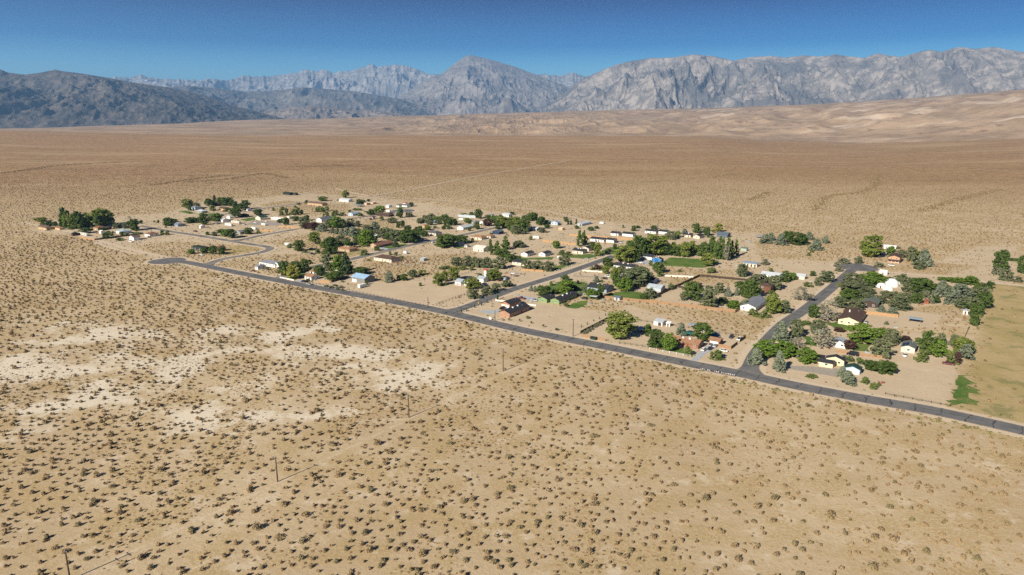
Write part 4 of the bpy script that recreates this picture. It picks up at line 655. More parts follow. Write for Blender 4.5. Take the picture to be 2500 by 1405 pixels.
COLORS = dict(brick=(.26, .125, .075), brickorange=(.38, .20, .12), white=(.70, .69, .66), offwhite=(.62, .58, .50), cream=(.62, .56, .45), yellowcream=(.66, .57, .38),
  sage=(.20, .27, .12), bluegrey=(.25, .31, .37), bluevivid=(.010, .13, .36), darkbrown=(.07, .045, .035), grey=(.30, .30, .29), wood=(.20, .13, .085), woodbrown=(.15, .075, .045),
  paleblue=(.42, .50, .56), palemetal=(.40, .45, .48), greymetal=(.20, .20, .18), slate=(.10, .125, .155), redwood=(.25, .09, .05), salmon=(.52, .29, .17), palegreen=(.30, .38, .32),
  tan=(.42, .30, .19), tanbright=(.52, .36, .22), navy=(.03, .05, .10), mauve=(.30, .20, .22), darkgreen=(.035, .045, .035), darkgreen2=(.03, .037, .033),
  charcoal=(.036, .037, .042), tanroof=(.30, .165, .095), brownroof=(.095, .060, .046), brownroof2=(.14, .095, .075), brownred=(.20, .10, .065), greyroof=(.19, .20, .22), greyroof2=(.10, .10, .11),
  silverroof=(.36, .40, .43), lightmetal=(.50, .53, .55), bluemetal=(.27, .34, .42), bluemetal2=(.30, .44, .60), greenmetal=(.03, .15, .12), greenroof=(.025, .06, .045), greygreen=(.13, .145, .125),
  redroof=(.42, .05, .035), bluegreyroof=(.28, .36, .40), tanwood=(.32, .195, .11), orangewood=(.42, .255, .125), darkwood=(.055, .038, .030), stonewall=(.66, .62, .55), whitewood=(.70, .68, .63),
  black=(.012, .012, .014), silver=(.42, .43, .44), darkblue=(.02, .03, .06), red=(.35, .02, .02), redrust=(.16, .05, .04),
  concretelight=(.38, .40, .42), gravelgrey=(.33, .29, .24), glass=(.02, .025, .03), trim=(.74, .73, .70), tyre=(.015, .015, .015), solar=(.01, .03, .09), pole=(.10, .07, .05), insulator=(.55, .60, .62))
METAL = {"bluemetal", "bluemetal2", "lightmetal", "greenmetal", "palemetal", "silverroof"}
CARC = {"black", "silver", "darkblue", "red"}
def M(k):
    if k in CARC: return flat_mat("paint_" + k, COLORS[k], .3, .03, 1.0, .5)
    if k == "glass": return flat_mat("window_glass", COLORS[k], .08, .1, 1.0, .6)
    if k in METAL: return flat_mat("metal_" + k, COLORS[k], .45, .08, .5, .4)
    return flat_mat("surface_" + k, COLORS[k], .88, .14, .8)

# ---------------------------------------------------------------- terrain height
def layer(r, az):
    t = TERRAIN[r]; return np.interp(az, [p[0] for p in t], [p[1] for p in t])
def height(x, y):
    x = np.asarray(x, float); y = np.asarray(y, float)
    r = np.hypot(x, y); az = np.degrees(np.arctan2(x, y))
    z45 = layer(4500, az); z75 = layer(7500, az); z11 = layer(11000, az)
    zd = np.minimum(z45 - 26, z75 - 40)
    z = np.zeros_like(r)
    def seg(a, b, za, zb, z, p=1.0):
        t = np.clip((r - a) / (b - a), 0, 1) ** p
        return np.where((r >= a) & (r < b), za + (zb - za) * t, z)
    z = seg(1300, 4500, 0, z45, z, 1.35)
    z = seg(4500, 5600, z45, zd, z); z = seg(5600, 7500, zd, z75, z); z = seg(7500, 11000, z75, z11, z)
    z = seg(11000, 12600, z11, 0, z)
    front = 1 - sstep(60, 80, np.abs(az))
    z = z * front
    und = sstep(1300, 2600, r)
    z = z + und * fbm(x / 620, y / 620, 11, 4) * np.clip((r - 1300) / 320, 0, 6) * front
    bad = sstep(5600, 6600, r) * (1 - sstep(9800, 10900, r)) * sstep(-26, 2, az) * front
    z = z + bad * (ridged(x / 480, y / 620, 5, 6, .62) - .32) * 78
    return z

# distance of points to polylines / polygons
def dist_line(px, py, pts):
    d = np.full(px.shape, 1e9)
    for (x0, y0), (x1, y1) in zip(pts[:-1], pts[1:]):
        dx, dy = x1 - x0, y1 - y0; L = dx * dx + dy * dy + 1e-9
        t = np.clip(((px - x0) * dx + (py - y0) * dy) / L, 0, 1)
        d = np.minimum(d, np.hypot(px - x0 - t * dx, py - y0 - t * dy))
    return d
def sdf(px, py, poly):
    """signed distance, positive inside"""
    ins = np.zeros(px.shape, bool); n = len(poly)
    for i in range(n):
        x0, y0 = poly[i]; x1, y1 = poly[(i + 1) % n]
        c = ((y0 > py) != (y1 > py)); xi = (x1 - x0) * (py - y0) / ((y1 - y0) + 1e-12) + x0
        ins ^= c & (px < xi)
    d = dist_line(px, py, list(poly) + [poly[0]])
    return np.where(ins, d, -d)
def zone(px, py, key, soft):
    v = np.zeros(px.shape)
    for p in ZONES[key]:
        P = np.array(p); m = 25
        b = (px > P[:, 0].min() - m) & (px < P[:, 0].max() + m) & (py > P[:, 1].min() - m) & (py < P[:, 1].max() + m)
        if b.any(): v[b] = np.maximum(v[b], np.clip(.5 + sdf(px[b], py[b], p) / (2 * soft), 0, 1))
    return v
ALK_EDGE = .28
def smooth_line(pts, step):
    P = [Vector((*p, 0)) for p in pts]; P = [2 * P[0] - P[1]] + P + [2 * P[-1] - P[-2]]; out = []
    for i in range(1, len(P) - 2):
        a, b, c, d = P[i - 1:i + 3]; k = max(2, int((c - b).length / step))
        for j in range(k):
            t = j / k
            out.append(.5 * ((2 * b) + (c - a) * t + (2 * a - 5 * b + 4 * c - d) * t * t + (3 * b - a - 3 * c + d) * t ** 3))
    out.append(P[-2]); return [(p.x, p.y) for p in out]
ROAD_LINES = [(n, w, smooth_line(p, 4.0)) for n, w, p in ROADS]

# ---------------------------------------------------------------- ground
def axis(lo, hi, step, far_lo, far_hi, g):
    a = list(np.arange(lo, hi + .1, step)); s = step; x = a[-1]
    while x < far_hi: s *= g; x += s; a.append(x)
    s = step; x = a[0]; b = []
    while x > far_lo: s *= g; x -= s; b.append(x)
    return np.array(b[::-1] + a)
gx = axis(-600, 430, 2.6, -24000, 24000, 1.022)
ya = axis(130, 1230, 2.6, -9000, 1300, 1.08)
yb = [ya[-1]]; st = 3.0
while yb[-1] < 24000:
    st = min(st * 1.013, .0062 * yb[-1]) if yb[-1] < 13000 else st * 1.15
    yb.append(yb[-1] + st)
gy = np.concatenate([ya, np.array(yb[1:])])
GX, GY = np.meshgrid(gx, gy); gz = height(GX, GY)
nx, ny = len(gx), len(gy)
co = np.stack([GX.ravel(), GY.ravel(), gz.ravel()], 1)
ii = (np.arange(ny - 1)[:, None] * nx + np.arange(nx - 1)[None, :]).ravel()
gq = np.stack([ii, ii + 1, ii + nx + 1, ii + nx], 1)

def ground_material():
    m, nt, bs = new_mat("desert_ground"); n = N(nt)
    geo = n.new("ShaderNodeNewGeometry"); pos = geo.outputs['Position']
    z1 = n.new("ShaderNodeAttribute", attribute_name="zone"); sep = n.new("ShaderNodeSeparateColor"); n.link(z1.outputs['Color'], sep.inputs[0])
    z2 = n.new("ShaderNodeAttribute", attribute_name="zone2"); sep2 = n.new("ShaderNodeSeparateColor"); n.link(z2.outputs['Color'], sep2.inputs[0])
    ln = n.new("ShaderNodeVectorMath", operation='LENGTH'); n.link(pos, ln.inputs[0]); dist = ln.outputs['Value']
    big = n.noise(pos, .012, 4); mid = n.noise(pos, .05, 5, .6); fine = n.noise(pos, .55, 6, .7); vf = n.noise(pos, 2.2, 3, .7)
    tuft = n.noise(pos, 1.05, 2, .5)
    base = n.mix(n.ramp(big, .35, .65), (.455, .342, .206), (.53, .411, .258))
    base = n.mix(n.math('MULTIPLY', n.ramp(fine, .45, .75), .45), base, (.34, .25, .165))
    # dry orange grass in patches and tufts
    gp = n.math('MULTIPLY', n.ramp(mid, .44, .58), n.ramp(tuft, .36, .56))
    base = n.mix(n.math('MULTIPLY', gp, .75), base, (.40, .285, .128))
    tiny = n.math('MULTIPLY', n.ramp(vf, .56, .66), .55)
    base = n.mix(tiny, base, (.25, .175, .10))
    # pale alkali crust
    aln = n.noise(pos, .032, 9, .72)
    al = n.ramp(n.math('ADD', n.math('ADD', n.math('MULTIPLY', sep.outputs[2], .62), n.math('MULTIPLY', n.math('SUBTRACT', aln, .5), 2.3)), n.math('MULTIPLY', n.math('SUBTRACT', fine, .5), .55)), .30, .66)
    spot = n.math('MULTIPLY', n.ramp(n.noise(pos, .085, 6, .68), .54, .66), .6)
    base = n.mix(spot, base, (.60, .50, .365))
    base = n.mix(n.math('MULTIPLY', al, .80), base, (.70, .62, .49))
    # worn, cleared dirt of the lots
    wear = n.ramp(n.math('ADD', sep.outputs[0], n.math('MULTIPLY', n.math('SUBTRACT', fine, .5), .5)), .40, .62)
    dirt = n.mix(n.ramp(mid, .3, .7), (.49, .385, .262), (.57, .455, .320)); dirt = n.mix(n.math('MULTIPLY', n.ramp(fine, .5, .7), .35), dirt, (.43, .335, .225))
    base = n.mix(n.math('MULTIPLY', wear, .8), base, dirt)
    # dry field grass
    dg = n.ramp(n.math('ADD', sep.outputs[1], n.math('MULTIPLY', n.math('SUBTRACT', fine, .5), 1.3)), .38, .62)
    dcol = n.mix(n.ramp(mid, .42, .60), (.42, .31, .15), (.35, .275, .115)); dcol = n.mix(n.math('MULTIPLY', n.ramp(vf, .5, .65), .5), dcol, (.20, .16, .06))
    dcol = n.mix(n.math('MULTIPLY', n.ramp(n.noise(pos, .07, 5, .65), .53, .63), .7), dcol, (.15, .165, .055))
    base = n.mix(n.math('MULTIPLY', dg, .85), base, dcol)
    # road shoulders and tracks, bare and pale
    sh = n.ramp(n.math('ADD', sep2.outputs[0], n.math('MULTIPLY', n.math('SUBTRACT', fine, .5), .5)), .40, .62)
    base = n.mix(n.math('MULTIPLY', sh, .85), base, (.58, .465, .335))
    # beyond the counted shrubs the low scrub cover shows as ground colour
    far = n.ramp(n.math('ADD', dist, n.math('MULTIPLY', n.math('SUBTRACT', big, .5), 700)), 1000, 1900)
    scr = n.noise(pos, .06, 7, .85)
    scol = n.mix(n.ramp(scr, .40, .60), (.250, .152, .076), (.400, .258, .136))
    st2 = n.new("ShaderNodeMapping"); n.link(pos, st2.inputs[0]); st2.inputs['Scale'].default_value = (.0012, .0042, .0)
    streak = n.noise(st2.outputs[0], 1.0, 5, .6)
    scol = n.mix(n.math('MULTIPLY', n.ramp(streak, .5, .66), .7), scol, (.42, .29, .165))
    scol = n.mix(n.math('MULTIPLY', n.ramp(n.noise(st2.outputs[0], 2.3, 6, .65), .52, .66), .45), scol, (.19, .12, .062))
    base = n.mix(far, base, scol)
    # red and white badlands farther out
    bl = n.ramp(dist, 4700, 5800)
    bcol = n.mix(n.ramp(n.noise(pos, .0022, 8, .70), .40, .60), (.30, .205, .120), (.43, .30, .185))
    bcol = n.mix(n.math('MULTIPLY', n.ramp(n.noise(pos, .006, 7, .7), .56, .64), .8), bcol, (.22, .12, .075))
    sx_ = n.new("ShaderNodeSeparateXYZ"); n.link(pos, sx_.inputs[0])
    east = n.ramp(sx_.outputs[0], -200, 3000)
    wh = n.math('MULTIPLY', n.ramp(n.noise(st2.outputs[0], .75, 6, .62), .54, .66), east)
    bcol = n.mix(n.math('MULTIPLY', wh, .6), bcol, (.66, .53, .40))
    base = n.mix(bl, base, bcol)
    n.link(base, bs.inputs['Base Color']); bs.inputs['Roughness'].default_value = .97; bs.inputs['Specular IOR Level'].default_value = .05
    bp = n.new("ShaderNodeBump"); bp.inputs['Strength'].default_value = .4; bp.inputs['Distance'].default_value = .5
    n.link(n.math('ADD', fine, n.math('MULTIPLY', mid, 1.5)), bp.inputs['Height']); n.link(bp.outputs[0], bs.inputs['Normal'])
    return m
gm = quadmesh("ground", co, gq, (ground_material(),), smooth=True)
px, py = co[:, 0], co[:, 1]
near = (np.abs(px) < 800) & (py > 60) & (py < 1400)
zc = np.zeros((len(co), 4), np.float32); zc[:, 3] = 1; zc2 = zc.copy()
qx, qy = px[near], py[near]
settle = zone(qx, qy, "settle", 8); wild = zone(qx, qy, "wild", 6); clear = zone(qx, qy, "clear", 4)
zc[near, 0] = np.maximum(settle * .62 * (1 - wild * .8), clear)
zc[near, 1] = zone(qx, qy, "dry", 11); za = zone(qx, qy, "alk", 22); zc[near, 2] = np.maximum(np.where(za > 0, np.clip(za + .22, 0, 1), 0), zone(qx, qy, "alkb", 40) * .62)
dr = np.full(qx.shape, 1e9)
for nme, w, ln in ROAD_LINES: dr = np.minimum(dr, dist_line(qx, qy, ln[::2]) - w / 2)
for nme, x, y, r in BULBS: dr = np.minimum(dr, np.hypot(qx - x, qy - y) - r)
dt = np.full(qx.shape, 1e9)
for w, ln in TRACKS: dt = np.minimum(dt, dist_line(qx, qy, ln) - abs(w) / 2 + (1.0 if w < 0 else 0))
dts = np.full(qx.shape, 1e9)
for w, ln in TRACKS:
    if w < 0: dts = np.minimum(dts, dist_line(qx, qy, ln) - abs(w) / 2 + 1.0)
zc2[near, 0] = np.maximum(np.clip(1 - dr / 7.0, 0, 1), np.where(dt > 0, np.clip(1 - dt / 2.0, 0, 1), 1) * np.where(dts < dt + 1.01, .62, 1))
for nm_, arr in (("zone", zc), ("zone2", zc2)):
    a = gm.attributes.new(nm_, 'FLOAT_COLOR', 'POINT'); a.data.foreach_set("color", arr.ravel())
ground = sx("ground", gm); tag(ground, "sandy desert plain reaching to the mountains", kind="structure")

# ---------------------------------------------------------------- mountains
def mountain_material(name, c_rock, c_pale, c_dark, dark_amt, s):
    m, nt, bs = new_mat(name); n = N(nt)
    geo = n.new("ShaderNodeNewGeometry"); pos = geo.outputs['Position']
    a = n.noise(pos, .0009 * s, 7, .62); b = n.noise(pos, .004 * s, 6, .65); c = n.noise(pos, .00035 * s, 5, .6)
    col = n.mix(n.ramp(b, .40, .62), c_rock, c_pale)
    col = n.mix(n.math('MULTIPLY', n.ramp(n.math('ADD', n.math('MULTIPLY', a, .6), n.math('MULTIPLY', c, .4)), .47 , .58), dark_amt), col, c_dark)
    n.link(col, bs.inputs['Base Color']); bs.inputs['Roughness'].default_value = 1.0; bs.inputs['Specular IOR Level'].default_value = 0
    bp = n.new("ShaderNodeBump"); bp.inputs['Strength'].default_value = .6; bp.inputs['Distance'].default_value = 40
    n.link(n.noise(pos, .011, 7, .75), bp.inputs['Height']); n.link(bp.outputs[0], bs.inputs['Normal'])
    return m
MM = dict(crest=mountain_material("alpine_granite", (.30, .275, .255), (.48, .44, .405), (.17, .165, .165), .65, 1),
  tom=mountain_material("peak_rock", (.22, .192, .172), (.34, .300, .265), (.145, .125, .118), .6, 1),
  right=mountain_material("range_rock", (.215, .192, .172), (.39, .338, .290), (.115, .110, .108), .8, 1.3),
  left=mountain_material("dark_hill_rock", (.092, .081, .071), (.165, .137, .113), (.062, .058, .055), .7, 1.8),
  mid=mountain_material("forest_slope", (.140, .128, .118), (.225, .198, .175), (.095, .091, .088), .7, 1.2),
  foot=mountain_material("foothill_rock", (.190, .155, .130), (.31, .255, .212), (.125, .106, .092), .6, 2.2))
MP = dict(crest=(.05, 120, .42, 2200, 1.2), tom=(.045, 150, .40, 2600, 1.25), right=(.05, 160, .50, 2000, 1.15), left=(.06, 110, .34, 1500, .95), mid=(.07, 80, .40, 1900, 1.0), foot=(.06, 60, .55, 900, .9))
LB = dict(crest="far jagged crest of pale granite peaks", tom="tall pyramid mountain in the middle of the horizon", right="long high mountain wall along the right horizon", left="dark rounded mountain at the left horizon", mid="dim blue forested slopes below the far crest", foot="low pale foothills at the valley edge")
def blur(v, k):
    p = np.pad(v, k, mode='edge'); c = np.cumsum(np.concatenate([[0], p])); return (c[2 * k + 1:] - c[:-2 * k - 1]) / (2 * k + 1)
for key, (r1, r0, prof) in RANGES.items():
    da, nr, amp, wl, pw = MP[key]
    az = np.arange(prof[0][0], prof[-1][0], da); zt = np.interp(az, [p[0] for p in prof], [p[1] for p in prof])
    k = int(1.3 / da); zs_ = blur(blur(zt, k), k)
    jag = fbm(az * 5, az * 0 + 3, 21, 5, .62) * (r1 * .0016) * dict(crest=1.2, right=.4, tom=.35, left=.15, mid=.4, foot=.5)[key]
    u = np.concatenate([np.linspace(0, 1, nr) ** .9, 1 + np.linspace(.02, .35, 8)])
    AZ, U = np.meshgrid(np.radians(az), u); ZT = np.repeat((zt + jag)[None, :], len(u), 0); ZS = np.repeat(zs_[None, :], len(u), 0)
    Uc = np.clip(U, 0, 1); RR = r0 + (r1 - r0) * U
    X = RR * np.sin(AZ); Y = RR * np.cos(AZ)
    wx_ = fbm(X / (wl * 1.6), Y / (wl * 1.6), 9, 3) * .55; wy_ = fbm(X / (wl * 1.6), Y / (wl * 1.6), 19, 3) * .55
    spur = ridged(X / wl + wx_, Y / (wl * 1.35) + wy_, 3, 7, .56)
    det = ridged(X / (wl * .22) + wy_, Y / (wl * .3), 8, 4, .6)
    fin = ridged(X / (wl * .07) + wx_ * 3, Y / (wl * .12), 18, 4, .6)
    tb = sstep(.70, 1.0, Uc); ZB = ZS * (1 - tb) + ZT * tb
    shp = np.where(U <= 1, Uc ** pw, 1 - (U - 1) * 1.6)
    env = (np.clip(Uc / .25, 0, 1) * np.clip((1 - Uc) / .22, 0, 1)) ** .8
    Z = ZB * shp + ZS * env * (amp * (spur - .33) + amp * .26 * (det - .35)) + env ** .5 * (fin - .35) * wl * .035
    lim = 120 + (ZT - 120) * (RR / r1) - (1 - Uc) * 60
    over = Z - lim; Z = np.where((U < 1) & (over > 0), lim + over * 0.0, Z)
    Z = np.where(U <= .001, -20, np.maximum(Z, -20))
    na, nu = len(az), len(u)
    i0 = (np.arange(nu - 1)[:, None] * na + np.arange(na - 1)[None, :]).ravel()
    q = np.stack([i0, i0 + 1, i0 + na + 1, i0 + na], 1)
    me = quadmesh("mountain", np.stack([X.ravel(), Y.ravel(), Z.ravel()], 1), q, (MM[key],), smooth=True)
    tag(sx("mountain", me), LB[key], kind="structure")
# strip of green valley trees at the foot of the dark hills
# ---------------------------------------------------------------- roads
def road_material(worn=0):
    m, nt, bs = new_mat("pale_asphalt" if worn else "old_asphalt"); n = N(nt)
    at = n.new("ShaderNodeAttribute", attribute_name="lane"); sep = n.new("ShaderNodeSeparateXYZ"); n.link(at.outputs['Vector'], sep.inputs[0])
    geo = n.new("ShaderNodeNewGeometry"); pos = geo.outputs['Position']
    s, t = sep.outputs[0], sep.outputs[1]
    base = n.mix(n.ramp(n.noise(pos, .12, 5, .6), .35, .65), (.125, .123, .122), (.170, .164, .157))
    base = n.mix(n.math('MULTIPLY', n.ramp(n.noise(pos, 1.3, 4, .7), .5, .7), .4), base, (.15, .14, .13))
    if worn: base = n.mix(n.ramp(n.noise(pos, .06, 6, .7), .3, .75), base, (.30, .265, .215))  # paler, tan-mottled asphalt for the outer roads
    wob = n.math('MULTIPLY', n.math('SUBTRACT', n.noise(pos, .22, 3), .5), 6.0)
    f = n.math('FRACT', n.math('DIVIDE', n.math('ADD', s, wob), 9.5))
    cr = n.math('SUBTRACT', 1.0, n.ramp(n.math('ABSOLUTE', n.math('SUBTRACT', f, .5)), .014, .030))
    lw = n.math('ADD', t, n.math('MULTIPLY', n.math('SUBTRACT', n.noise(pos, .3, 3), .5), 2.0))
    cl = n.math('MULTIPLY', n.math('SUBTRACT', 1.0, n.ramp(n.math('ABSOLUTE', n.math('SUBTRACT', lw, .4)), .10, .24)), n.ramp(n.noise(pos, .05, 2), .45, .55))
    base = n.mix(n.math('MULTIPLY', n.math('MAXIMUM', cr, cl), .85), base, (.030, .030, .032))
    ed = n.ramp(n.math('ADD', n.math('ABSOLUTE', sep.outputs[2]), n.math('MULTIPLY', n.math('SUBTRACT', n.noise(pos, .9, 4, .7), .5), .25)), .90, 1.0)
    base = n.mix(ed, base, (.45, .36, .26))
    n.link(base, bs.inputs['Base Color']); bs.inputs['Roughness'].default_value = .85
    return m
RM = road_material(); RM2 = road_material(1)
def ribbon(name, pts, w, z, mat, flare=(0, 0), zf=None):
    P = np.array(pts); n = len(P)
    T = np.gradient(P, axis=0); T /= np.linalg.norm(T, axis=1)[:, None] + 1e-9; Nn = np.stack([-T[:, 1], T[:, 0]], 1)
    s = np.concatenate([[0], np.cumsum(np.linalg.norm(np.diff(P, axis=0), axis=1))])
    wid = np.full(n, w / 2)
    if flare[0]: wid = wid + flare[0] * np.clip(1 - s / 17, 0, 1) ** 2.4
    if flare[1]: wid = wid + flare[1] * np.clip(1 - (s[-1] - s) / 17, 0, 1) ** 2.4
    cols = 6; v = []; lane = []
    for j in range(cols + 1):
        k = -1 + 2 * j / cols
        q = P + Nn * (wid * k)[:, None]
        zz = np.full(n, z) if zf is None else zf(q[:, 0], q[:, 1]) + z
        v.append(np.stack([q[:, 0], q[:, 1], zz], 1)); lane.append(np.stack([s, wid * k, np.full(n, k)], 1))
    v = np.stack(v, 1).reshape(-1, 3); lane = np.stack(lane, 1).reshape(-1, 3)
    i0 = (np.arange(n - 1)[:, None] * (cols + 1) + np.arange(cols)[None, :]).ravel()
    qd = np.stack([i0, i0 + cols + 1, i0 + cols + 2, i0 + 1], 1)[:, ::-1]
    me = quadmesh(name, v, qd, (mat,))
    a = me.attributes.new("lane", 'FLOAT_VECTOR', 'POINT'); a.data.foreach_set("vector", lane.astype(np.float32).ravel())
    return me
zr = .16
FL = dict(east=(6, 0), mid=(5, 0), upper=(6, 0), loop=(5, 0), link=(5, 0))
for nme, w, ln in ROAD_LINES:
    me = ribbon("road", ln, w, zr, RM if nme in ('main', 'east', 'mid') else RM2, FL.get(nme, (0, 0))); tag(sx("road", me), "paved road of cracked grey asphalt", kind="structure"); zr -= .012
for nme, x, y, r in BULBS:
    v = [(x, y, zr)]; k = 40; la = [(0, 9, 0)]
    for i in range(k):
        a = 2 * math.pi * i / k; rr = r * (1 + .04 * math.sin(3 * a + r)); v.append((x + rr * math.cos(a), y + rr * math.sin(a), zr)); la.append((rr * math.cos(a), rr * math.sin(a), 1))
    me = mesh("road", v, [(0, 1 + i, 1 + (i + 1) % k) for i in range(k)], (RM,))
    a = me.attributes.new("lane", 'FLOAT_VECTOR', 'POINT'); a.data.foreach_set("vector", np.array(la, np.float32).ravel())
    tag(sx("road", me), "round paved turning circle", kind="structure"); zr -= .012
def track_material():
    m, nt, bs = new_mat("packed_dirt"); n = N(nt); geo = n.new("ShaderNodeNewGeometry"); pos = geo.outputs['Position']
    n.link(n.mix(n.ramp(n.noise(pos, .5, 5, .65), .35, .65), (.50, .39, .27), (.60, .48, .35)), bs.inputs['Base Color']); return m
TM = track_material()
for w, ln in TRACKS:
    if w < 0: continue
    far = max(math.hypot(*p) for p in ln) > 1250
    pts = smooth_line(ln, 12 if far else 5)
    P = np.array(pts); P = P + np.stack([fbm(P[:, 0] / 40, P[:, 1] / 40, 3, 2), fbm(P[:, 0] / 40, P[:, 1] / 40, 4, 2)], 1) * 1.5
    me = ribbon("dirt_track", [tuple(p) for p in P], w * (1.5 if far else 1), .05 if not far else .35, TM, zf=height if far else None)
    tag(sx("dirt_track", me), "pale dirt track worn through the scrub", kind="structure")
def poly_sheet(name, pts, z, mat, jit=.6, seed=0):
    if 'weed' in name: jit = 3.0
    rnd = random.Random(seed); out = []; n = len(pts)
    for i in range(n):
        a, b = Vector(pts[i]), Vector(pts[(i + 1) % n]); k = max(1, int((b - a).length / 2.5))
        for j in range(k):
            p = a.lerp(b, j / k); out.append((p.x + rnd.uniform(-jit, jit), p.y + rnd.uniform(-jit, jit), z))
    bm = bmesh.new(); f = bm.faces.new([bm.verts.new(p) for p in out])
    bmesh.ops.triangulate(bm, faces=[f]); bm.normal_update()
    for f in bm.faces:
        if f.normal.z < 0: f.normal_flip()
    me = bpy.data.meshes.new(name); bm.to_mesh(me); bm.free(); me.materials.append(mat); return me
for i, (mt, nme, pts) in enumerate(DRIVES):
    tag(sx("driveway", poly_sheet("driveway", pts, .035 + i * .003, M(mt), .25, i)), "pale " + nme, kind="structure")
def lawn_material(wild=0):
    m, nt, bs = new_mat("weed_grass" if wild else "lawn_grass"); n = N(nt); geo = n.new("ShaderNodeNewGeometry"); pos = geo.outputs['Position']
    c = n.mix(n.ramp(n.noise(pos, .09, 5, .6), .4, .62), (.068, .140, .022), (.140, .185, .044))
    c = n.mix(n.math('MULTIPLY', n.ramp(n.noise(pos, .8, 5, .7), .45, .7), .5), c, (.16, .15, .055))
    if wild: c = n.mix(n.ramp(n.noise(pos, .22, 6, .7), .52, .64), c, (.26, .22, .095))
    n.link(c, bs.inputs['Base Color']); bp = n.new("ShaderNodeBump"); bp.inputs['Strength'].default_value = .7; bp.inputs['Distance'].default_value = .2
    n.link(n.noise(pos, 3.0, 4, .7), bp.inputs['Height']); n.link(bp.outputs[0], bs.inputs['Normal']); return m
LM = lawn_material(); WLM = lawn_material(1)
for i, (nme, pts) in enumerate(LAWNS):
    tag(sx("lawn", poly_sheet("lawn", pts, .075 + i * .002, LM if 'weed' not in nme else WLM, 1.1 if 'weed' not in nme else 2.6, 50 + i)), "green grass, " + nme, kind="stuff")

# ---------------------------------------------------------------- foliage kinds
def leaf_material(name, a, b, rnd=.5):
    m, nt, bs = new_mat(name); n = N(nt); oi = n.new("ShaderNodeObjectInfo"); tc = n.new("ShaderNodeTexCoord")
    f = n.noise(tc.outputs['Object'], 5.0, 3, .6)
    fac = n.math('ADD', n.math('MULTIPLY', n.ramp(f, .3, .7), 1 - rnd), n.math('MULTIPLY', oi.outputs['Random'], rnd))
    col = n.mix(fac, a, b); n.link(col, bs.inputs['Base Color']); bs.inputs['Roughness'].default_value = .75
    tr = n.new("ShaderNodeBsdfTranslucent"); n.link(col, tr.inputs[0]); mx = n.new("ShaderNodeMixShader"); mx.inputs[0].default_value = .15
    n.link(bs.outputs[0], mx.inputs[1]); n.link(tr.outputs[0], mx.inputs[2])
    out = [q for q in nt.nodes if q.type == 'OUTPUT_MATERIAL'][0]; n.link(mx.outputs[0], out.inputs[0]); return m
BARK = flat_mat("bark", (.13, .10, .075), .95, .3, 4); PALEBARK = flat_mat("pale_bark", (.42, .37, .30), .95, .2, 4)
LEAF = dict(c=leaf_material("cottonwood_leaves", (0.129, 0.168, 0.029), (0.218, 0.246, 0.052)), d=leaf_material("dark_leaves", (0.052, 0.090, 0.018), (0.118, 0.162, 0.038)),
  g=leaf_material("bright_leaves", (0.099, 0.174, 0.020), (0.168, 0.235, 0.040)), j=leaf_material("silver_needles", (0.146, 0.174, 0.110), (0.252, 0.274, 0.185)), k=leaf_material("pine_needles", (0.043, 0.074, 0.025), (0.090, 0.121, 0.045)),
  o=leaf_material("olive_leaves", (0.101, 0.129, 0.058), (0.207, 0.218, 0.110)), p=leaf_material("poplar_leaves", (0.069, 0.114, 0.022), (0.132, 0.177, 0.043)), s=leaf_material("bush_leaves", (0.090, 0.132, 0.031), (0.185, 0.207, 0.062)),
  w=leaf_material("grey_leaves", (0.146, 0.157, 0.090), (0.241, 0.230, 0.140)), y=leaf_material("yellow_leaves", (0.185, 0.213, 0.034), (0.291, 0.280, 0.054)), r=leaf_material("plum_leaves", (0.062, 0.031, 0.027), (0.118, 0.067, 0.047)),
  b=leaf_material("sparse_leaves", (0.224, 0.218, 0.151), (0.325, 0.297, 0.218)), x=leaf_material("sapling_leaves", (0.090, 0.095, 0.034), (0.157, 0.146, 0.056)))
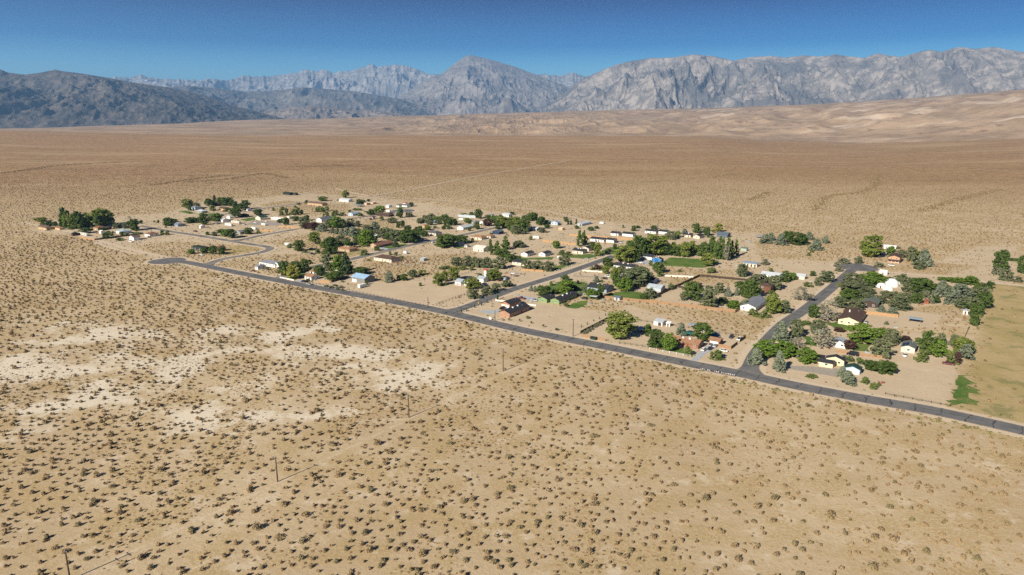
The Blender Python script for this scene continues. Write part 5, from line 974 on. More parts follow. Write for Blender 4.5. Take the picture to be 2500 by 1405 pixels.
def crown_mesh(kind, seed):
    """leaf clumps in a unit crown: width 1, z from 0 to 1"""
    rnd = np.random.default_rng(seed); V = []; Fq = []
    cl = []
    if kind in "p":          nc, per, ls = 60, 36, .150
    elif kind in "jk":       nc, per, ls = 85, 30, .105
    elif kind in "swx":      nc, per, ls = 34, 30, .15
    elif kind == "b":        nc, per, ls = 48, 26, .075
    else:                    nc, per, ls = 80, 36, .098
    for i in range(nc):
        z = rnd.uniform(.04, .97)
        if kind == "p": rr = .46 * min(1, (z / .12)) * (1 - max(0, z - .35) / .68) ** .8 + .03
        elif kind in "jk": rr = .48 * (1 - z) ** .85 * min(1, z / .10 + .45) + .03
        elif kind in "swx": z = rnd.uniform(0, .85); rr = .40 * math.sqrt(max(.05, 1 - (z / .98) ** 2))
        else: rr = .42 * math.sqrt(max(.02, 1 - ((z - .48) / .54) ** 2))
        a = rnd.uniform(0, 2 * math.pi); q = rr * math.sqrt(rnd.uniform(.06, 1.0)) * rnd.uniform(.82, 1.24)
        cl.append((q * math.cos(a), q * math.sin(a), z, rnd.uniform(.06, .16) * (1.25 if kind in "swx" else 1)))
    for cx, cy, cz, cr in cl:
        d = rnd.normal(size=(per, 3)); d /= np.linalg.norm(d, axis=1)[:, None]
        zf = .8 if kind in "cdgory" else (.8 if kind != "p" else .45)
        for k in range(per):
            c = np.array([cx, cy, cz]) + d[k] * cr * np.array([1, 1, zf]) * rnd.uniform(.55, 1.05)
            c[2] = max(c[2], .01)
            nrm = d[k] * .8 + rnd.normal(size=3) * .45 + np.array([0, 0, .25]); nrm /= np.linalg.norm(nrm)
            t = np.cross(nrm, rnd.normal(size=3)); t /= np.linalg.norm(t) + 1e-9; b = np.cross(nrm, t)
            s = ls * rnd.uniform(.6, 1.25); zz = np.array([1, 1, .8])
            n0 = len(V)
            V += [c + (t * s * .55) * zz, c + (b * s * .38) * zz, c - (t * s * .55) * zz, c - (b * s * .38) * zz]
            Fq.append((n0, n0 + 1, n0 + 2, n0 + 3))
    return quadmesh("crown", np.array(V), np.array(Fq), (LEAF[kind],))
def trunk_mesh(kind, seed):
    rnd = random.Random(seed); b = MB(); top = .55 if kind not in "pjk" else .85; r = .035 if kind not in "pjk" else .05
    if kind == "b": r = .03
    b.cyl((0, 0, -.02), (.01, .0, top * .55), r, r * .7, 7); b.cyl((.01, 0, top * .55), (0, .02, top), r * .7, r * .35, 6)
    k = 9 if kind == "b" else 4
    for i in range(k):
        a = 2 * math.pi * i / k + rnd.uniform(-.4, .4); z0 = top * rnd.uniform(.35, .8); q = rnd.uniform(.18, .34) if kind not in "pjk" else .1
        b.cyl((0, 0, z0), (q * math.cos(a), q * math.sin(a), min(.9, z0 + rnd.uniform(.18, .4))), r * .42, r * .12, 5)
    return b.mesh("trunk", PALEBARK if kind in "bc" else BARK)
NV = 4
CROWN = {k: [crown_mesh(k, 100 * i + ord(k)) for i in range(NV)] for k in LEAF}
TRUNK = {k: [trunk_mesh(k, 7 * i + ord(k)) for i in range(2)] for k in "cdgjkopyrbx"}
TNAME = dict(c=("cottonwood_tree", "light green cottonwood tree", "tree"), d=("shade_tree", "dark green broadleaf tree", "tree"), g=("leafy_tree", "bright green leafy tree", "tree"),
  j=("juniper_tree", "silvery grey-green juniper", "tree"), k=("conifer_tree", "dark narrow conifer", "tree"), o=("olive_tree", "dusty olive-green tree", "tree"), p=("poplar_tree", "tall columnar poplar", "tree"),
  s=("garden_bush", "green garden bush", "bush"), w=("grey_bush", "greyish bush", "bush"), y=("yellow_tree", "yellow-green tree", "tree"), r=("plum_tree", "dark red plum tree", "tree"), b=("sparse_tree", "pale sparse-leaved tree", "tree"), x=("sapling", "staked young sapling", "sapling"))

# ---------------------------------------------------------------- buildings
ANG = dict(m=R(-34.5), c=R(55.5))
def unit_window():
    f = MB()
    for c, d in (((0, 0, .56), (1.3, .06, .1)), ((0, 0, -.56), (1.4, .09, .1)), ((-.6, 0, 0), (.1, .06, 1.02)), ((.6, 0, 0), (.1, .06, 1.02)), ((0, 0, 0), (.06, .05, 1.02))): f.box(c, d)
    return f.mesh("window", M("trim")), MB().box((0, .005, 0), (1.1, .03, 1.02)).mesh("pane", M("glass"))
WIN, PANE = unit_window()
DOOR = MB().box((0, 0, 0), (1.0, .08, 2.05)).box((.38, -.06, -.05), (.06, .06, .12)).mesh("door", M("woodbrown"))
def garage_door_mesh(w):
    b = MB()
    for i in range(4): b.box((0, 0, -.82 + .55 * i), (w, .06, .52))
    b.box((0, .02, 0), (w, .03, 2.2)); return b.mesh("garage_door", M("trim"))
GD = {k: garage_door_mesh(k) for k in (2.6, 4.6)}
def roof_prism(prof_out, prof_in): return prof_out + prof_in[::-1]
def wing_meshes(L, W, h, rt, wm, rm, seed):
    ov = .45; rise = W * .5 * (.36 if rt != "barn" else .9); b = MB(); r = MB(); hw = W / 2
    if rt == "gable":
        b.prism([(-hw, -.15), (hw, -.15), (hw, h), (0, h + rise), (-hw, h)], -L / 2, L / 2)
        k = rise / hw; e = hw + ov; t = .16
        for s in (-1, 1):
            prof = [(s * e, h - ov * k + .02), (s * e, h - ov * k + t), (0, h + rise + t), (0, h + rise + .02)]
            r.prism(prof if s > 0 else prof[::-1], -L / 2 - ov, L / 2 + ov)
    elif rt == "hip":
        b.box((0, 0, h / 2 - .075), (L, W, h + .15)); e = .5
        a, c = L / 2 + e, W / 2 + e; ri = max(.3, L / 2 - W / 2 * .9) if L >= W else .15
        rc = .1 if L >= W else max(.3, W / 2 - L / 2 * .9)
        z0 = h - .08; z1 = h + min(L, W) * .5 * .40
        r.v = [(-a, -c, z0), (a, -c, z0), (a, c, z0), (-a, c, z0), (-a, -c, z0 + .16), (a, -c, z0 + .16), (a, c, z0 + .16), (-a, c, z0 + .16),
               (-ri, -rc if L < W else 0, z1), (ri, -rc if L < W else 0, z1), (ri, rc if L < W else 0.02, z1), (-ri, rc if L < W else 0.02, z1)]
        r.f = [(0, 3, 2, 1), (0, 1, 5, 4), (1, 2, 6, 5), (2, 3, 7, 6), (3, 0, 4, 7), (4, 5, 9, 8), (5, 6, 10, 9), (6, 7, 11, 10), (7, 4, 8, 11), (8, 9, 10, 11)]
    elif rt == "flat":
        for c, d in (((0, -hw + .1, (h + .35) / 2), (L, .2, h + .35)), ((0, hw - .1, (h + .35) / 2), (L, .2, h + .35)), ((-L / 2 + .1, 0, (h + .347) / 2), (.2, W - .4, h + .347)), ((L / 2 - .1, 0, (h + .347) / 2), (.2, W - .4, h + .347))): b.box(c, d)
        r.box((0, 0, h), (L - .41, W - .41, .16)); r.box((0, -hw + .1, h + .40), (L + .1, .3, .1)); r.box((0, hw - .1, h + .40), (L + .1, .3, .1))
    elif rt == "shed":
        b.prism([(-hw, -.1), (hw, -.1), (hw, h + .5), (-hw, h)], -L / 2, L / 2)
        k = .5 / W
        r.prism([(-hw - .4, h - .4 * k + .02), (hw + .4, h + .5 + .4 * k + .02), (hw + .4, h + .5 + .4 * k + .14), (-hw - .4, h - .4 * k + .14)], -L / 2 - .3, L / 2 + .3)
    elif rt == "open":
        nb = max(2, int(L / 3.5) + 1)
        for i in range(nb):
            b.box((-L / 2 + .15 + (L - .3) * i / (nb - 1), 0, h - .09), (.12, W - .1, .16))
        b.box((0, -hw + .15, h - .1), (L, .1, .18)); b.box((0, hw - .15, h - .1), (L, .1, .18)); b.box((0, 0, h - .1), (L, .1, .14))
        r.prism([(-hw - .3, h), (0, h + .35), (hw + .3, h + .05), (hw + .3, h + .15), (0, h + .47), (-hw - .3, h + .12)], -L / 2 - .3, L / 2 + .3)
    elif rt == "barn":
        prof = [(-hw, -.15), (hw, -.15), (hw, h * .6), (hw * .8, h * 1.05), (hw * .45, h * 1.38), (0, h * 1.5), (-hw * .45, h * 1.38), (-hw * .8, h * 1.05), (-hw, h * .6)]
        b.prism(prof, -L / 2, L / 2)
        up = [(y * 1.06, z + .1) for y, z in prof[2:]]; lo = [(y * 1.01, z + .015) for y, z in prof[2:]]
        for i in range(len(up) - 1): r.prism([lo[i], up[i], up[i + 1], lo[i + 1]][::-1], -L / 2 - .3, L / 2 + .3)
    elif rt == "box":
        b.box((0, 0, h / 2), (L, W, h))
        for i in range(int(L / .6)):
            for s in (-1, 1): b.box((-L / 2 + .3 + .6 * i, s * (hw + .03), h / 2), (.3, .06, h - .3))
        r.box((0, 0, h + .05), (L + .04, W + .16, .1))
    return b.mesh("wall", M(wm)), r.mesh("roof", M(rm)), rise
REFS = []
OCC = []      # footprints kept free of weeds
for hi, (nm, cat, lab, ref, wm, rm, flags, wings) in enumerate(HOUSES):
    fl = flags.split(); x0, y0 = wings[0][0], wings[0][1]
    root = empty(nm, (x0, y0, 0)); tag(root, lab, cat, "houses and outbuildings of the settlement")
    REFS.append((ref, x0, y0, wings[0][2])); rnd = random.Random(hi)
    for wi, (cx, cy, L, W, o, h, rt) in enumerate(wings):
        th = ANG[o]; zoff = wi * .03
        wmesh, rmesh, rise = wing_meshes(L, W, h + zoff, rt, wm, rm, hi)
        loc = (cx - x0, cy - y0, 0); OCC.append((cx, cy, L / 2 + 1.5, W / 2 + 1.5, th))
        if rt == "open":
            sx("roof_frame", wmesh, loc, th, root); nb = max(2, int(L / 3.5) + 1); pm = MB().box((0, 0, h / 2 - .1), (.18, .18, h + .1)).mesh("post", M(wm))
            for i in range(nb):
                for s_ in (-1, 1):
                    lx_, ly_ = -L / 2 + .15 + (L - .3) * i / (nb - 1), s_ * (W / 2 - .15); sx("post", pm, (loc[0] + lx_ * math.cos(th) - ly_ * math.sin(th), loc[1] + lx_ * math.sin(th) + ly_ * math.cos(th), 0), th, root)
        else: sx("wall", wmesh, loc, th, root)
        ro = sx("roof", rmesh, loc, th, root)
        co_, si_ = math.cos(th), math.sin(th)
        def at(lx, ly, lz): return (loc[0] + lx * co_ - ly * si_, loc[1] + lx * si_ + ly * co_, lz)
        # faces: (side rotation, length, offset)
        faces = [(0, L, W / 2), (math.pi / 2, W, L / 2)] if o == "m" else [(0, L, W / 2), (-math.pi / 2, W, L / 2)]
        lit = 0 if o == "m" else 1        # the face turned to the street and the sun
        def on_face(fi, t, z, name, me, out=.0):
            ang, ln, off = faces[fi]; a = ang; lx, ly = t, -(off + out)
            px_, py_ = lx * math.cos(a) - ly * math.sin(a), lx * math.sin(a) + ly * math.cos(a)
            return sx(name, me, at(px_, py_, z), th + a, root)
        if "win" in fl and rt in ("gable", "hip", "flat"):
            for fi in (0, 1):
                ln = faces[fi][1]
                k = max(1, int(ln / 3.6)) if ln > 3 else 0
                dpos = k // 2 if (fi == 0 and wi == 0 and k > 1) else -1
                for i in range(k):
                    t = -ln / 2 + ln * (i + .5) / k + rnd.uniform(-.3, .3)
                    if i == dpos: on_face(fi, t, 1.02, "door", DOOR, .02); continue
                    if "garage" in fl and fi == lit and wi == len(wings) - 1: continue
                    for zz in ((1.55,) if h < 4 else (1.5, 3.9)):
                        w_ = on_face(fi, t, zz, "window", WIN, .03)
                        if cy < 700: sx("pane", PANE, (0, 0, 0), 0, w_)
                        else: w_.data = PANE
        if ("garage" in fl or "bigdoor" in fl) and wi == len(wings) - 1 and rt != "open":
            ln = faces[lit][1]; g_ = 4.6 if ln > 5.4 else 2.6; on_face(lit, (0 if "garage" in fl else -ln / 2 + 3), 1.12, "garage_door", GD[g_], .03)
        if "garage2" in fl and wi == 1:
            for t in (-1.6, 1.6): on_face(1, t, 1.12, "garage_door", GD[2.6], .03)
        if "door" in fl: on_face(lit, 0, 1.02, "door", DOOR, .02)
        if "bay" in fl: on_face(lit, faces[lit][1] * .18, 1.0, "bay_shade", MB().box((0, 0, 0), (faces[lit][1] * .34, .08, 1.9)).box((0, -.05, 1.0), (faces[lit][1] * .38, .1, .12)).mesh("bay_shade", M("darkbrown")), .03)  # dark panel on the wall, its colour standing in for the bay's shade
        if "stalls" in fl:
            for i in range(4): on_face(0, -L / 2 + L * (i + .5) / 4, 1.1, "stall_door", MB().box((0, 0, 0), (1.3, .08, 2.0)).box((0, -.05, 1.05), (1.5, .1, .1)).mesh("stall_door", M("darkbrown")), .03)
        if "redtrim" in fl: on_face(0, 0, .55, "red_trim", MB().box((0, 0, 0), (L * .8, .06, .35)).box((0, 0, .5), (L * .8, .05, .12)).mesh("red_trim", M("redroof")), .03)
        if "bluetrim" in fl:
            for s in (-1, 1):
                e = W / 2 + .45; k = rise / (W / 2); b = MB(); b.prism([(0, h + rise - .05), (s * e, h - .45 * k - .05), (s * e, h - .45 * k + .14), (0, h + rise + .16)][::s], -L / 2 - .55, -L / 2 - .46)
                sx("gable_trim", b.mesh("gable_trim", M("trim")), loc, th, root)
        if "ac" in fl and wi == 0:
            for t in ((-.12, .12) if L > 9 else (.1,)):
                b = MB().box((0, 0, .55), (1.1, 1.1, 1.0)).box((0, 0, 1.1), (1.2, 1.2, .08)); sx("roof_cooler", b.mesh("roof_cooler", M("trim")), (t * L, -.7, h + rise * .5), 0, ro)
        if "chimney" in fl and wi == 0:
            b = MB().box((0, 0, .9), (.9, .7, 2.2)).box((0, 0, 2.05), (1.05, .85, .12)); sx("chimney", b.mesh("chimney", M("stonewall")), (L * .08, W * .18, h + rise * .35), 0, ro)
        if "solar" in fl:
            k = rise / (W / 2)
            for i in range(3):
                for j in range(2):
                    yy = (W * .12 + j * 1.55); b = MB().box((0, 0, 0), (1.9, 1.35, .05)).box((0, -.7, -.05), (1.9, .05, .08)); q = sx("solar_panel", b.mesh("solar_panel", M("solar")), (-L / 2 + 1.1 + i * 2.1, yy, h + rise - k * yy + .26), 0, ro); q.rotation_euler = (-math.atan(k), 0, 0)
        if "porch" in fl and wi == 0:
            b = MB()
            for i in range(4): b.box((-W / 2 + .4 + (W - .8) * i / 3, -2.0, 1.2), (.18, .18, 2.4))
            b.box((0, -2.0, .9), (W - .6, .06, .08)); on_face(1, 0, 0, "porch_frame", b.mesh("porch_frame", M("trim")))
            b = MB().prism([(-2.4, 2.35), (.05, 2.9), (.05, 3.03), (-2.4, 2.48)], -W / 2 - .2, W / 2 + .2); on_face(1, 0, 0, "porch_roof", b.mesh("porch_roof", M(rm)))
        if "porch2" in fl:
            b = MB()
            for i in range(5): b.box((-L / 2 + 1 + (L - 2) * i / 4, -1.5, 1.2), (.16, .16, 2.4))
            b.prism([(-1.9, 2.3), (.05, 2.6), (.05, 2.72), (-1.9, 2.42)], -L / 2 + .4, L / 2 - .4); on_face(0, 0, 0, "porch", b.mesh("porch", M(rm)))
        # roof vents break up the bare roof planes
        if rt in ("gable", "hip") and L > 8:
            for t in (.28,):
                b = MB().cyl((0, 0, -.3), (0, 0, .5), .12, .12, 6).cyl((0, 0, .5), (0, 0, .6), .2, .2, 6); sx("vent_pipe", b.mesh("vent_pipe", M("palemetal")), (t * L, -W * .2, h + rise * .62), 0, ro)
# dome house
x0, y0 = DOMES[0][0], DOMES[0][1]
root = empty("dome_house", (x0, y0, 0)); tag(root, "white house of joined round domes in the grove", "house", "houses and outbuildings of the settlement"); REFS.append(("white dome house", x0, y0, 10))
for x, y, r, h in DOMES:
    v = []; f = []; k = 20; rows = 7
    for j in range(rows):
        a = math.pi / 2 * j / (rows - 1) * .985
        for i in range(k): v.append((r * math.cos(a) ** .8 * math.cos(2 * math.pi * i / k), r * math.cos(a) ** .8 * math.sin(2 * math.pi * i / k), h * math.sin(a)))
    for j in range(rows - 1):
        for i in range(k): f.append((j * k + i, j * k + (i + 1) % k, (j + 1) * k + (i + 1) % k, (j + 1) * k + i))
    f.append(tuple((rows - 1) * k + i for i in range(k)))
    d = sx("dome", mesh("dome", v, f, (M("white"),), smooth=True), (x - x0, y - y0, 0), 0, root); OCC.append((x, y, r, r, 0))
    sx("window", WIN, (-r * .55, -r * .80, 1.4), R(-34.5), d); 
sx("door", DOOR, (DOMES[1][0] - x0 - 2.2, DOMES[1][1] - y0 - 2.9, 1.0), R(-34.5), root)

# trailers and motorhomes
def wheel_mesh(r, w):
    b = MB().cyl((0, -w / 2, 0), (0, w / 2, 0), r, r, 10); return b.mesh("wheel", M("tyre"))
WH = wheel_mesh(.36, .24); HUB = MB().cyl((0, -.14, 0), (0, .14, 0), .2, .2, 8).mesh("rim", M("silver"))
for nm, cat, lab, x, y, L, W, h, o, wm in TRAILERS:
    root = empty(nm, (x, y, 0), ANG[o]); tag(root, lab, cat, "parked trailers and motorhomes"); hw = W / 2; OCC.append((x, y, L / 2 + 1, hw + 1, ANG[o]))
    if nm == "silver_tank":
        b = MB().cyl((-L / 2, 0, h / 2 + .2), (L / 2, 0, h / 2 + .2), h * .45, h * .45, 14); sx("tank_shell", b.mesh("tank_shell", M("palemetal")), parent=root)
        for t in (-.3, .3): sx("cradle", MB().box((t * L, 0, .35), (.25, W * .8, .7)).mesh("cradle", M("greymetal")), parent=root)
        continue
    z0 = .55; prof = [(-L / 2, z0), (L / 2 - .2, z0), (L / 2, z0 + .5), (L / 2 - .05, z0 + h * .45), (L / 2 - .5, h), (-L / 2 + .25, h), (-L / 2, h - .3)]
    v = [(p, -hw, z) for p, z in prof] + [(p, hw, z) for p, z in prof]; k = len(prof)
    f = [tuple(range(k)), tuple(range(k, 2 * k))[::-1]] + [(i, k + i, k + (i + 1) % k, (i + 1) % k) for i in range(k)]
    sx("body", mesh("body", v, f, (M(wm),)), parent=root)
    sx("stripe", MB().box((0, -hw - .006, z0 + .55), (L * .9, .02, .22)).mesh("stripe", M("greymetal")), parent=root)
    if "motorhome" in cat or "camper" in nm or "wheel_trailer" in nm or "yard" in nm:
        for t in (-.28, .02, .3): sx("window", MB().box((t * L, -hw - .012, z0 + h * .48), (L * .16, .03, .55)).mesh("window", M("glass")), parent=root)
    if cat == "motorhome": sx("windscreen", MB().box((L / 2 - .03, 0, z0 + h * .42), (.12, W * .85, .7)).mesh("windscreen", M("glass")), parent=root)
    sx("roof_vent", MB().box((L * .1, 0, h + .1), (.8, .7, .22)).box((-L * .25, .2, h + .06), (.4, .4, .14)).mesh("roof_vent", M("trim")), parent=root)
    for t in ((-.12, .02) if cat == "trailer" else (-.28, .33)):
        for s in (-1, 1): wq = sx("wheel", WH, (t * L, s * (hw - .1), .36), 0, root); sx("rim", HUB, parent=wq)
    if cat == "trailer": sx("hitch", MB().box((L / 2 + .6, 0, .55), (1.3, .12, .1)).box((L / 2 + .9, 0, .3), (.08, .08, .5)).mesh("hitch", M("greymetal")), parent=root)

# cars
CARP = dict(sedan=([(-2.25, .35), (2.25, .35), (2.3, .62), (2.15, .82), (1.15, .95), (-1.6, 1.0), (-2.25, .92)], [(-1.75, .98), (1.2, .93), (.45, 1.42), (-.95, 1.44)], 1.78),
  suv=([(-2.3, .40), (2.3, .40), (2.36, .75), (2.2, 1.0), (1.25, 1.12), (-2.3, 1.14)], [(-2.25, 1.12), (1.3, 1.10), (.6, 1.70), (-2.0, 1.74)], 1.9),
  van=([(-2.9, .40), (2.8, .40), (2.9, .8), (2.6, 1.15), (2.0, 1.3), (-2.9, 1.3)], [(-2.88, 1.28), (2.1, 1.26), (1.35, 2.25), (-2.75, 2.3)], 2.0),
  pickup=([(-2.75, .45), (2.7, .45), (2.75, .8), (2.55, 1.05), (1.45, 1.12), (-2.75, 1.10)], [(-.75, 1.10), (1.5, 1.10), (.85, 1.76), (-.55, 1.78)], 1.95))
def car_meshes(kind, col):
    lo, up, w = CARP[kind]
    def ext(prof, w0, w1=None):
        w1 = w1 if w1 else w0; zs = [p[1] for p in prof]; z0, z1 = min(zs), max(zs); v = []; k = len(prof)
        for s in (-1, 1):
            for x, z in prof:
                t = (z - z0) / (z1 - z0); v.append((x, s * (w0 + (w1 - w0) * t) / 2, z))
        return v, [tuple(range(k)), tuple(range(k, 2 * k))[::-1]] + [(i, k + i, k + (i + 1) % k, (i + 1) % k) for i in range(k)]
    v, f = ext(lo, w, w * .95); body = mesh("body", v, f, (M(col),))
    bm = bmesh.new(); bm.from_mesh(body); bmesh.ops.recalc_face_normals(bm, faces=bm.faces); bmesh.ops.bevel(bm, geom=bm.edges[:], offset=.06, segments=1, affect='EDGES'); bm.to_mesh(body); bm.free()
    v, f = ext(up, w * .93, w * .74); gl = mesh("window_band", v, f, (M("glass"),))
    xs = sorted(up, key=lambda p: -p[1])[:2]; xa, xb = min(xs[0][0], xs[1][0]), max(xs[0][0], xs[1][0]); z = up[2][1]
    rf = MB().box(((xa + xb) / 2, 0, z + .03), (xb - xa + .12, w * .76, .07)).mesh("roof", M(col))
    bed = MB().box((-1.75, 0, 1.13), (1.8, w * .74, .04)).mesh("bed_floor", M("tyre")) if kind == "pickup" else None
    lamp = MB().box((lo[3][0] - .02, w * .34, lo[2][1] + .08), (.16, .36, .14)).mesh("headlight", M("silver"))
    lamp2 = MB().box((lo[3][0] - .02, -w * .34, lo[2][1] + .08), (.16, .36, .14)).mesh("headlight", M("silver"))
    return body, gl, rf, bed, lamp, lamp2
CACHE = {}
for kind, lab, x, y, o, col in CARS:
    if (kind, col) not in CACHE: CACHE[(kind, col)] = car_meshes(kind, col)
    body, gl, rf, bed, l1, l2 = CACHE[(kind, col)]; w = CARP[kind][2]; L = CARP[kind][0][1][0]
    rz = ANG[o] + random.Random(lab).uniform(-.12, .12) + (math.pi if random.Random(lab + "a").random() < .5 else 0)
    root = empty(dict(sedan="parked_car", suv="parked_suv", van="parked_van", pickup="pickup_truck")[kind], (x, y, .02), rz); tag(root, lab, dict(sedan="car", suv="car", van="van", pickup="truck")[kind], "vehicles parked in the settlement")
    OCC.append((x, y, 3, 1.5, rz))
    sx("body", body, parent=root); sx("window_band", gl, parent=root); sx("roof", rf, parent=root); sx("headlight", l1, parent=root); sx("headlight", l2, parent=root)
    if bed: sx("bed_floor", bed, parent=root)
    for t in (-.60, .62):
        for s in (-1, 1): wq = sx("wheel", WH, (t * L, s * (w / 2 - .08), .36), 0, root); sx("rim", HUB, parent=wq)

# ---------------------------------------------------------------- fences
FP = {}
for st_, lab, h, col, pts in FENCES:
    x0, y0 = pts[0]; root = empty("board_fence" if st_ == "board" and col != "stonewall" else ("low_wall" if col == "stonewall" else "post_fence"), (x0, y0, 0)); tag(root, lab, "wall" if col == "stonewall" else "fence", "fences around the lots")
    key = (st_, h, col)
    if key not in FP:
        if st_ == "board":
            b = MB(); sp = 2.4
            if col == "stonewall": b.box((sp / 2, 0, h / 2 - .05), (sp - .06, .16, h + .1)); b.box((sp / 2, 0, h + .04), (sp - .02, .24, .08))
            else:
                for i in range(8): b.box((.15 + .3 * i, (.012 if i % 2 else -.012), h / 2 + .03 * math.sin(i * 2.3)), (.27, .025, h))
                b.box((sp / 2, .05, h * .25), (sp, .05, .09)); b.box((sp / 2, .05, h * .8), (sp, .05, .09))
            FP[key] = (sp, b.mesh("panel", M(col)), MB().box((0, .03, h / 2), (.12, .12, h + .16)).mesh("post", M(col)))
        else:
            sp = 3.6; b = MB()
            for z in (.35, .7, .95): b.box((sp / 2, 0, h * z), (sp - .08, .035, .04))
            FP[key] = (sp, b.mesh("rail_span", M(col)), MB().box((0, 0, h / 2), (.20, .20, h + .1)).mesh("post", M(col)))
    sp, pan, pos_ = FP[key]
    for (ax, ay), (bx, by) in zip(pts[:-1], pts[1:]):
        d = math.hypot(bx - ax, by - ay); k = max(1, round(d / sp)); a = math.atan2(by - ay, bx - ax)
        for i in range(k):
            t = i / k; lx, ly = ax + (bx - ax) * t - x0, ay + (by - ay) * t - y0
            sx("panel" if st_ == "board" else "rail_span", pan, (lx, ly, 0), a, root, (d / k / sp, 1, 1)); sx("post", pos_, (lx, ly, 0), a, root)
    sx("post", pos_, (pts[-1][0] - x0, pts[-1][1] - y0, 0), 0, root)

# ---------------------------------------------------------------- utility poles, mailboxes, small things
PLAB = ["utility pole in the open desert, second from the lower edge", "utility pole in the open desert between two others, middle of the line", "utility pole in the open desert closest to the road", "utility pole at the end of the dark shrub-lined fence", "short utility pole at the pasture corner by the junction", "short utility pole in front of the orange brick house", "tall utility pole cut by the lower picture edge"]
LINE = math.atan2(POLES[1][1] - POLES[0][1], POLES[1][0] - POLES[0][0])
for i, (x, y, h) in enumerate(POLES):
    root = empty("utility_pole", (x, y, 0), LINE + math.pi / 2); tag(root, PLAB[i], "utility pole", "utility poles")
    sx("pole", MB().cyl((0, 0, -.4), (0, 0, h), .27, .17, 10).mesh("pole", M("pole")), parent=root)
    if h > 8:
        sx("crossarm", MB().box((0, .14, h - .25), (2.6, .13, .15)).mesh("crossarm", M("pole")), parent=root)
        for t in (-1.15, 0, 1.15): sx("insulator", MB().cyl((t, .14, h - .17), (t, .14, h + (.12 if t else .30)), .07, .05, 6).mesh("insulator", M("insulator")), parent=root)
        for s in (-1, 1): sx("brace", MB().cyl((0, .1, h - 1.0), (s * .75, .1, h - .3), .03, .03, 5).mesh("brace", M("greymetal")), parent=root)
        if i in (0, 6): sx("crossarm", MB().box((.0, -.14, h - 2.3), (2.0, .12, .13)).mesh("crossarm", M("pole")), parent=root)
(ax, ay), (bx, by) = MAILBOX_ROW; rnd = random.Random(5); NMB = 20
for i in range(NMB):
    t = i / (NMB - 1); c = rnd.choice(["white", "white", "white", "black", "silver"]); x, y = ax + (bx - ax) * t, ay + (by - ay) * t
    root = empty("mailbox", (x, y, 0), math.atan2(by - ay, bx - ax) + math.pi / 2); tag(root, f"{dict(white='white', black='black', silver='silver grey')[c]} roadside mailbox in the long row by the junction", "mailbox", f"{c} mailboxes in the roadside row")
    prof = [(-.14, 1.05), (.14, 1.05), (.14, 1.24), (.09, 1.33), (0, 1.36), (-.09, 1.33), (-.14, 1.24)]
    k_ = rnd.uniform(.95, 1.35); sx("box", MB().prism([(p * k_, 1.05 + (z - 1.05) * k_) for p, z in prof], -.32, .32).mesh("box", M(c)), parent=root); sx("post", MB().box((0, 0, .52), (.12, .12, 1.06)).mesh("post", M("wood")), parent=root)
for x, y, k in YARD_BITS:
    if k == "dumpster":
        root = empty("dumpster", (x, y, 0), R(-34.5)); tag(root, "dark green dumpster standing before the short tan fence", "dumpster")
        v = [(-1.6, -.8, .15), (1.6, -.8, .15), (1.6, .8, .15), (-1.6, .8, .15), (-1.9, -1, 1.3), (1.9, -1, 1.3), (1.9, 1, 1.6), (-1.9, 1, 1.6)]
        sx("bin", mesh("bin", v, [(0, 3, 2, 1), (4, 5, 6, 7), (0, 1, 5, 4), (1, 2, 6, 5), (2, 3, 7, 6), (3, 0, 4, 7)], (M("greenroof"),)), parent=root)
        for s in (-.95, .95): q = sx("lid", MB().box((s, 0, 1.52), (1.85, 2.1, .07)).mesh("lid", M("charcoal")), parent=root); 
    elif k == "hydrant":
        root = empty("fire_hydrant", (x, y, 0)); tag(root, "bright yellow fire hydrant on the corner by the saplings", "hydrant"); ym = flat_mat("hydrant_yellow", (.75, .42, .03), .5)
        sx("barrel", MB().cyl((0, 0, 0), (0, 0, 1.0), .24, .22, 10).cyl((0, 0, 1.0), (0, 0, 1.25), .28, .08, 10).mesh("barrel", ym), parent=root); sx("nozzle", MB().cyl((-.4, 0, .75), (.4, 0, .75), .12, .12, 8).mesh("nozzle", ym), parent=root)
    else:
        root = empty("notice_board", (x, y, 0), R(-34.5)); tag(root, "blank white board on posts in front of the orange brick house", "board")
        sx("board_face", MB().box((0, 0, 1.1), (1.8, .08, 1.6)).mesh("board_face", M("white")), parent=root)
        for s in (-.8, .8): sx("post", MB().box((s, .08, .95), (.1, .1, 1.9)).mesh("post", M("wood")), parent=root)

# ---------------------------------------------------------------- trees and bushes of the settlement
def free_spot(x, y):
    X_, Y_ = np.array([x]), np.array([y])
    if any((dist_line(X_, Y_, ln[::3] + [ln[-1]]) < w / 2 + 4)[0] for n_, w, ln in ROAD_LINES): return False
    for cx, cy, a, b, th in OCC:
        dx, dy = x - cx, y - cy
        if abs(dx * math.cos(th) + dy * math.sin(th)) < a and abs(-dx * math.sin(th) + dy * math.cos(th)) < b: return False
    return True
rb = random.Random(404)
for hi, hs in enumerate(HOUSES):          # low bushes in the yards of the larger houses
    cx, cy, L, W = hs[7][0][:4]
    if hs[1] == "house" and len(TREES) < 680:
        for q in range(1 if hi % 3 else 2):
            a = rb.uniform(0, 6.28); d = max(L, W) * .5 + rb.uniform(3, 9); bx_, by_ = cx + d * math.cos(a), cy + d * math.sin(a)
            if free_spot(bx_, by_): TREES.append((rb.choice("ssw"), bx_, by_, rb.uniform(1.2, 2.6), rb.uniform(2.0, 4.2)))
ORD = ["", "second ", "third ", "fourth ", "fifth ", "sixth ", "seventh ", "eighth ", "ninth ", "tenth "]
rows = []
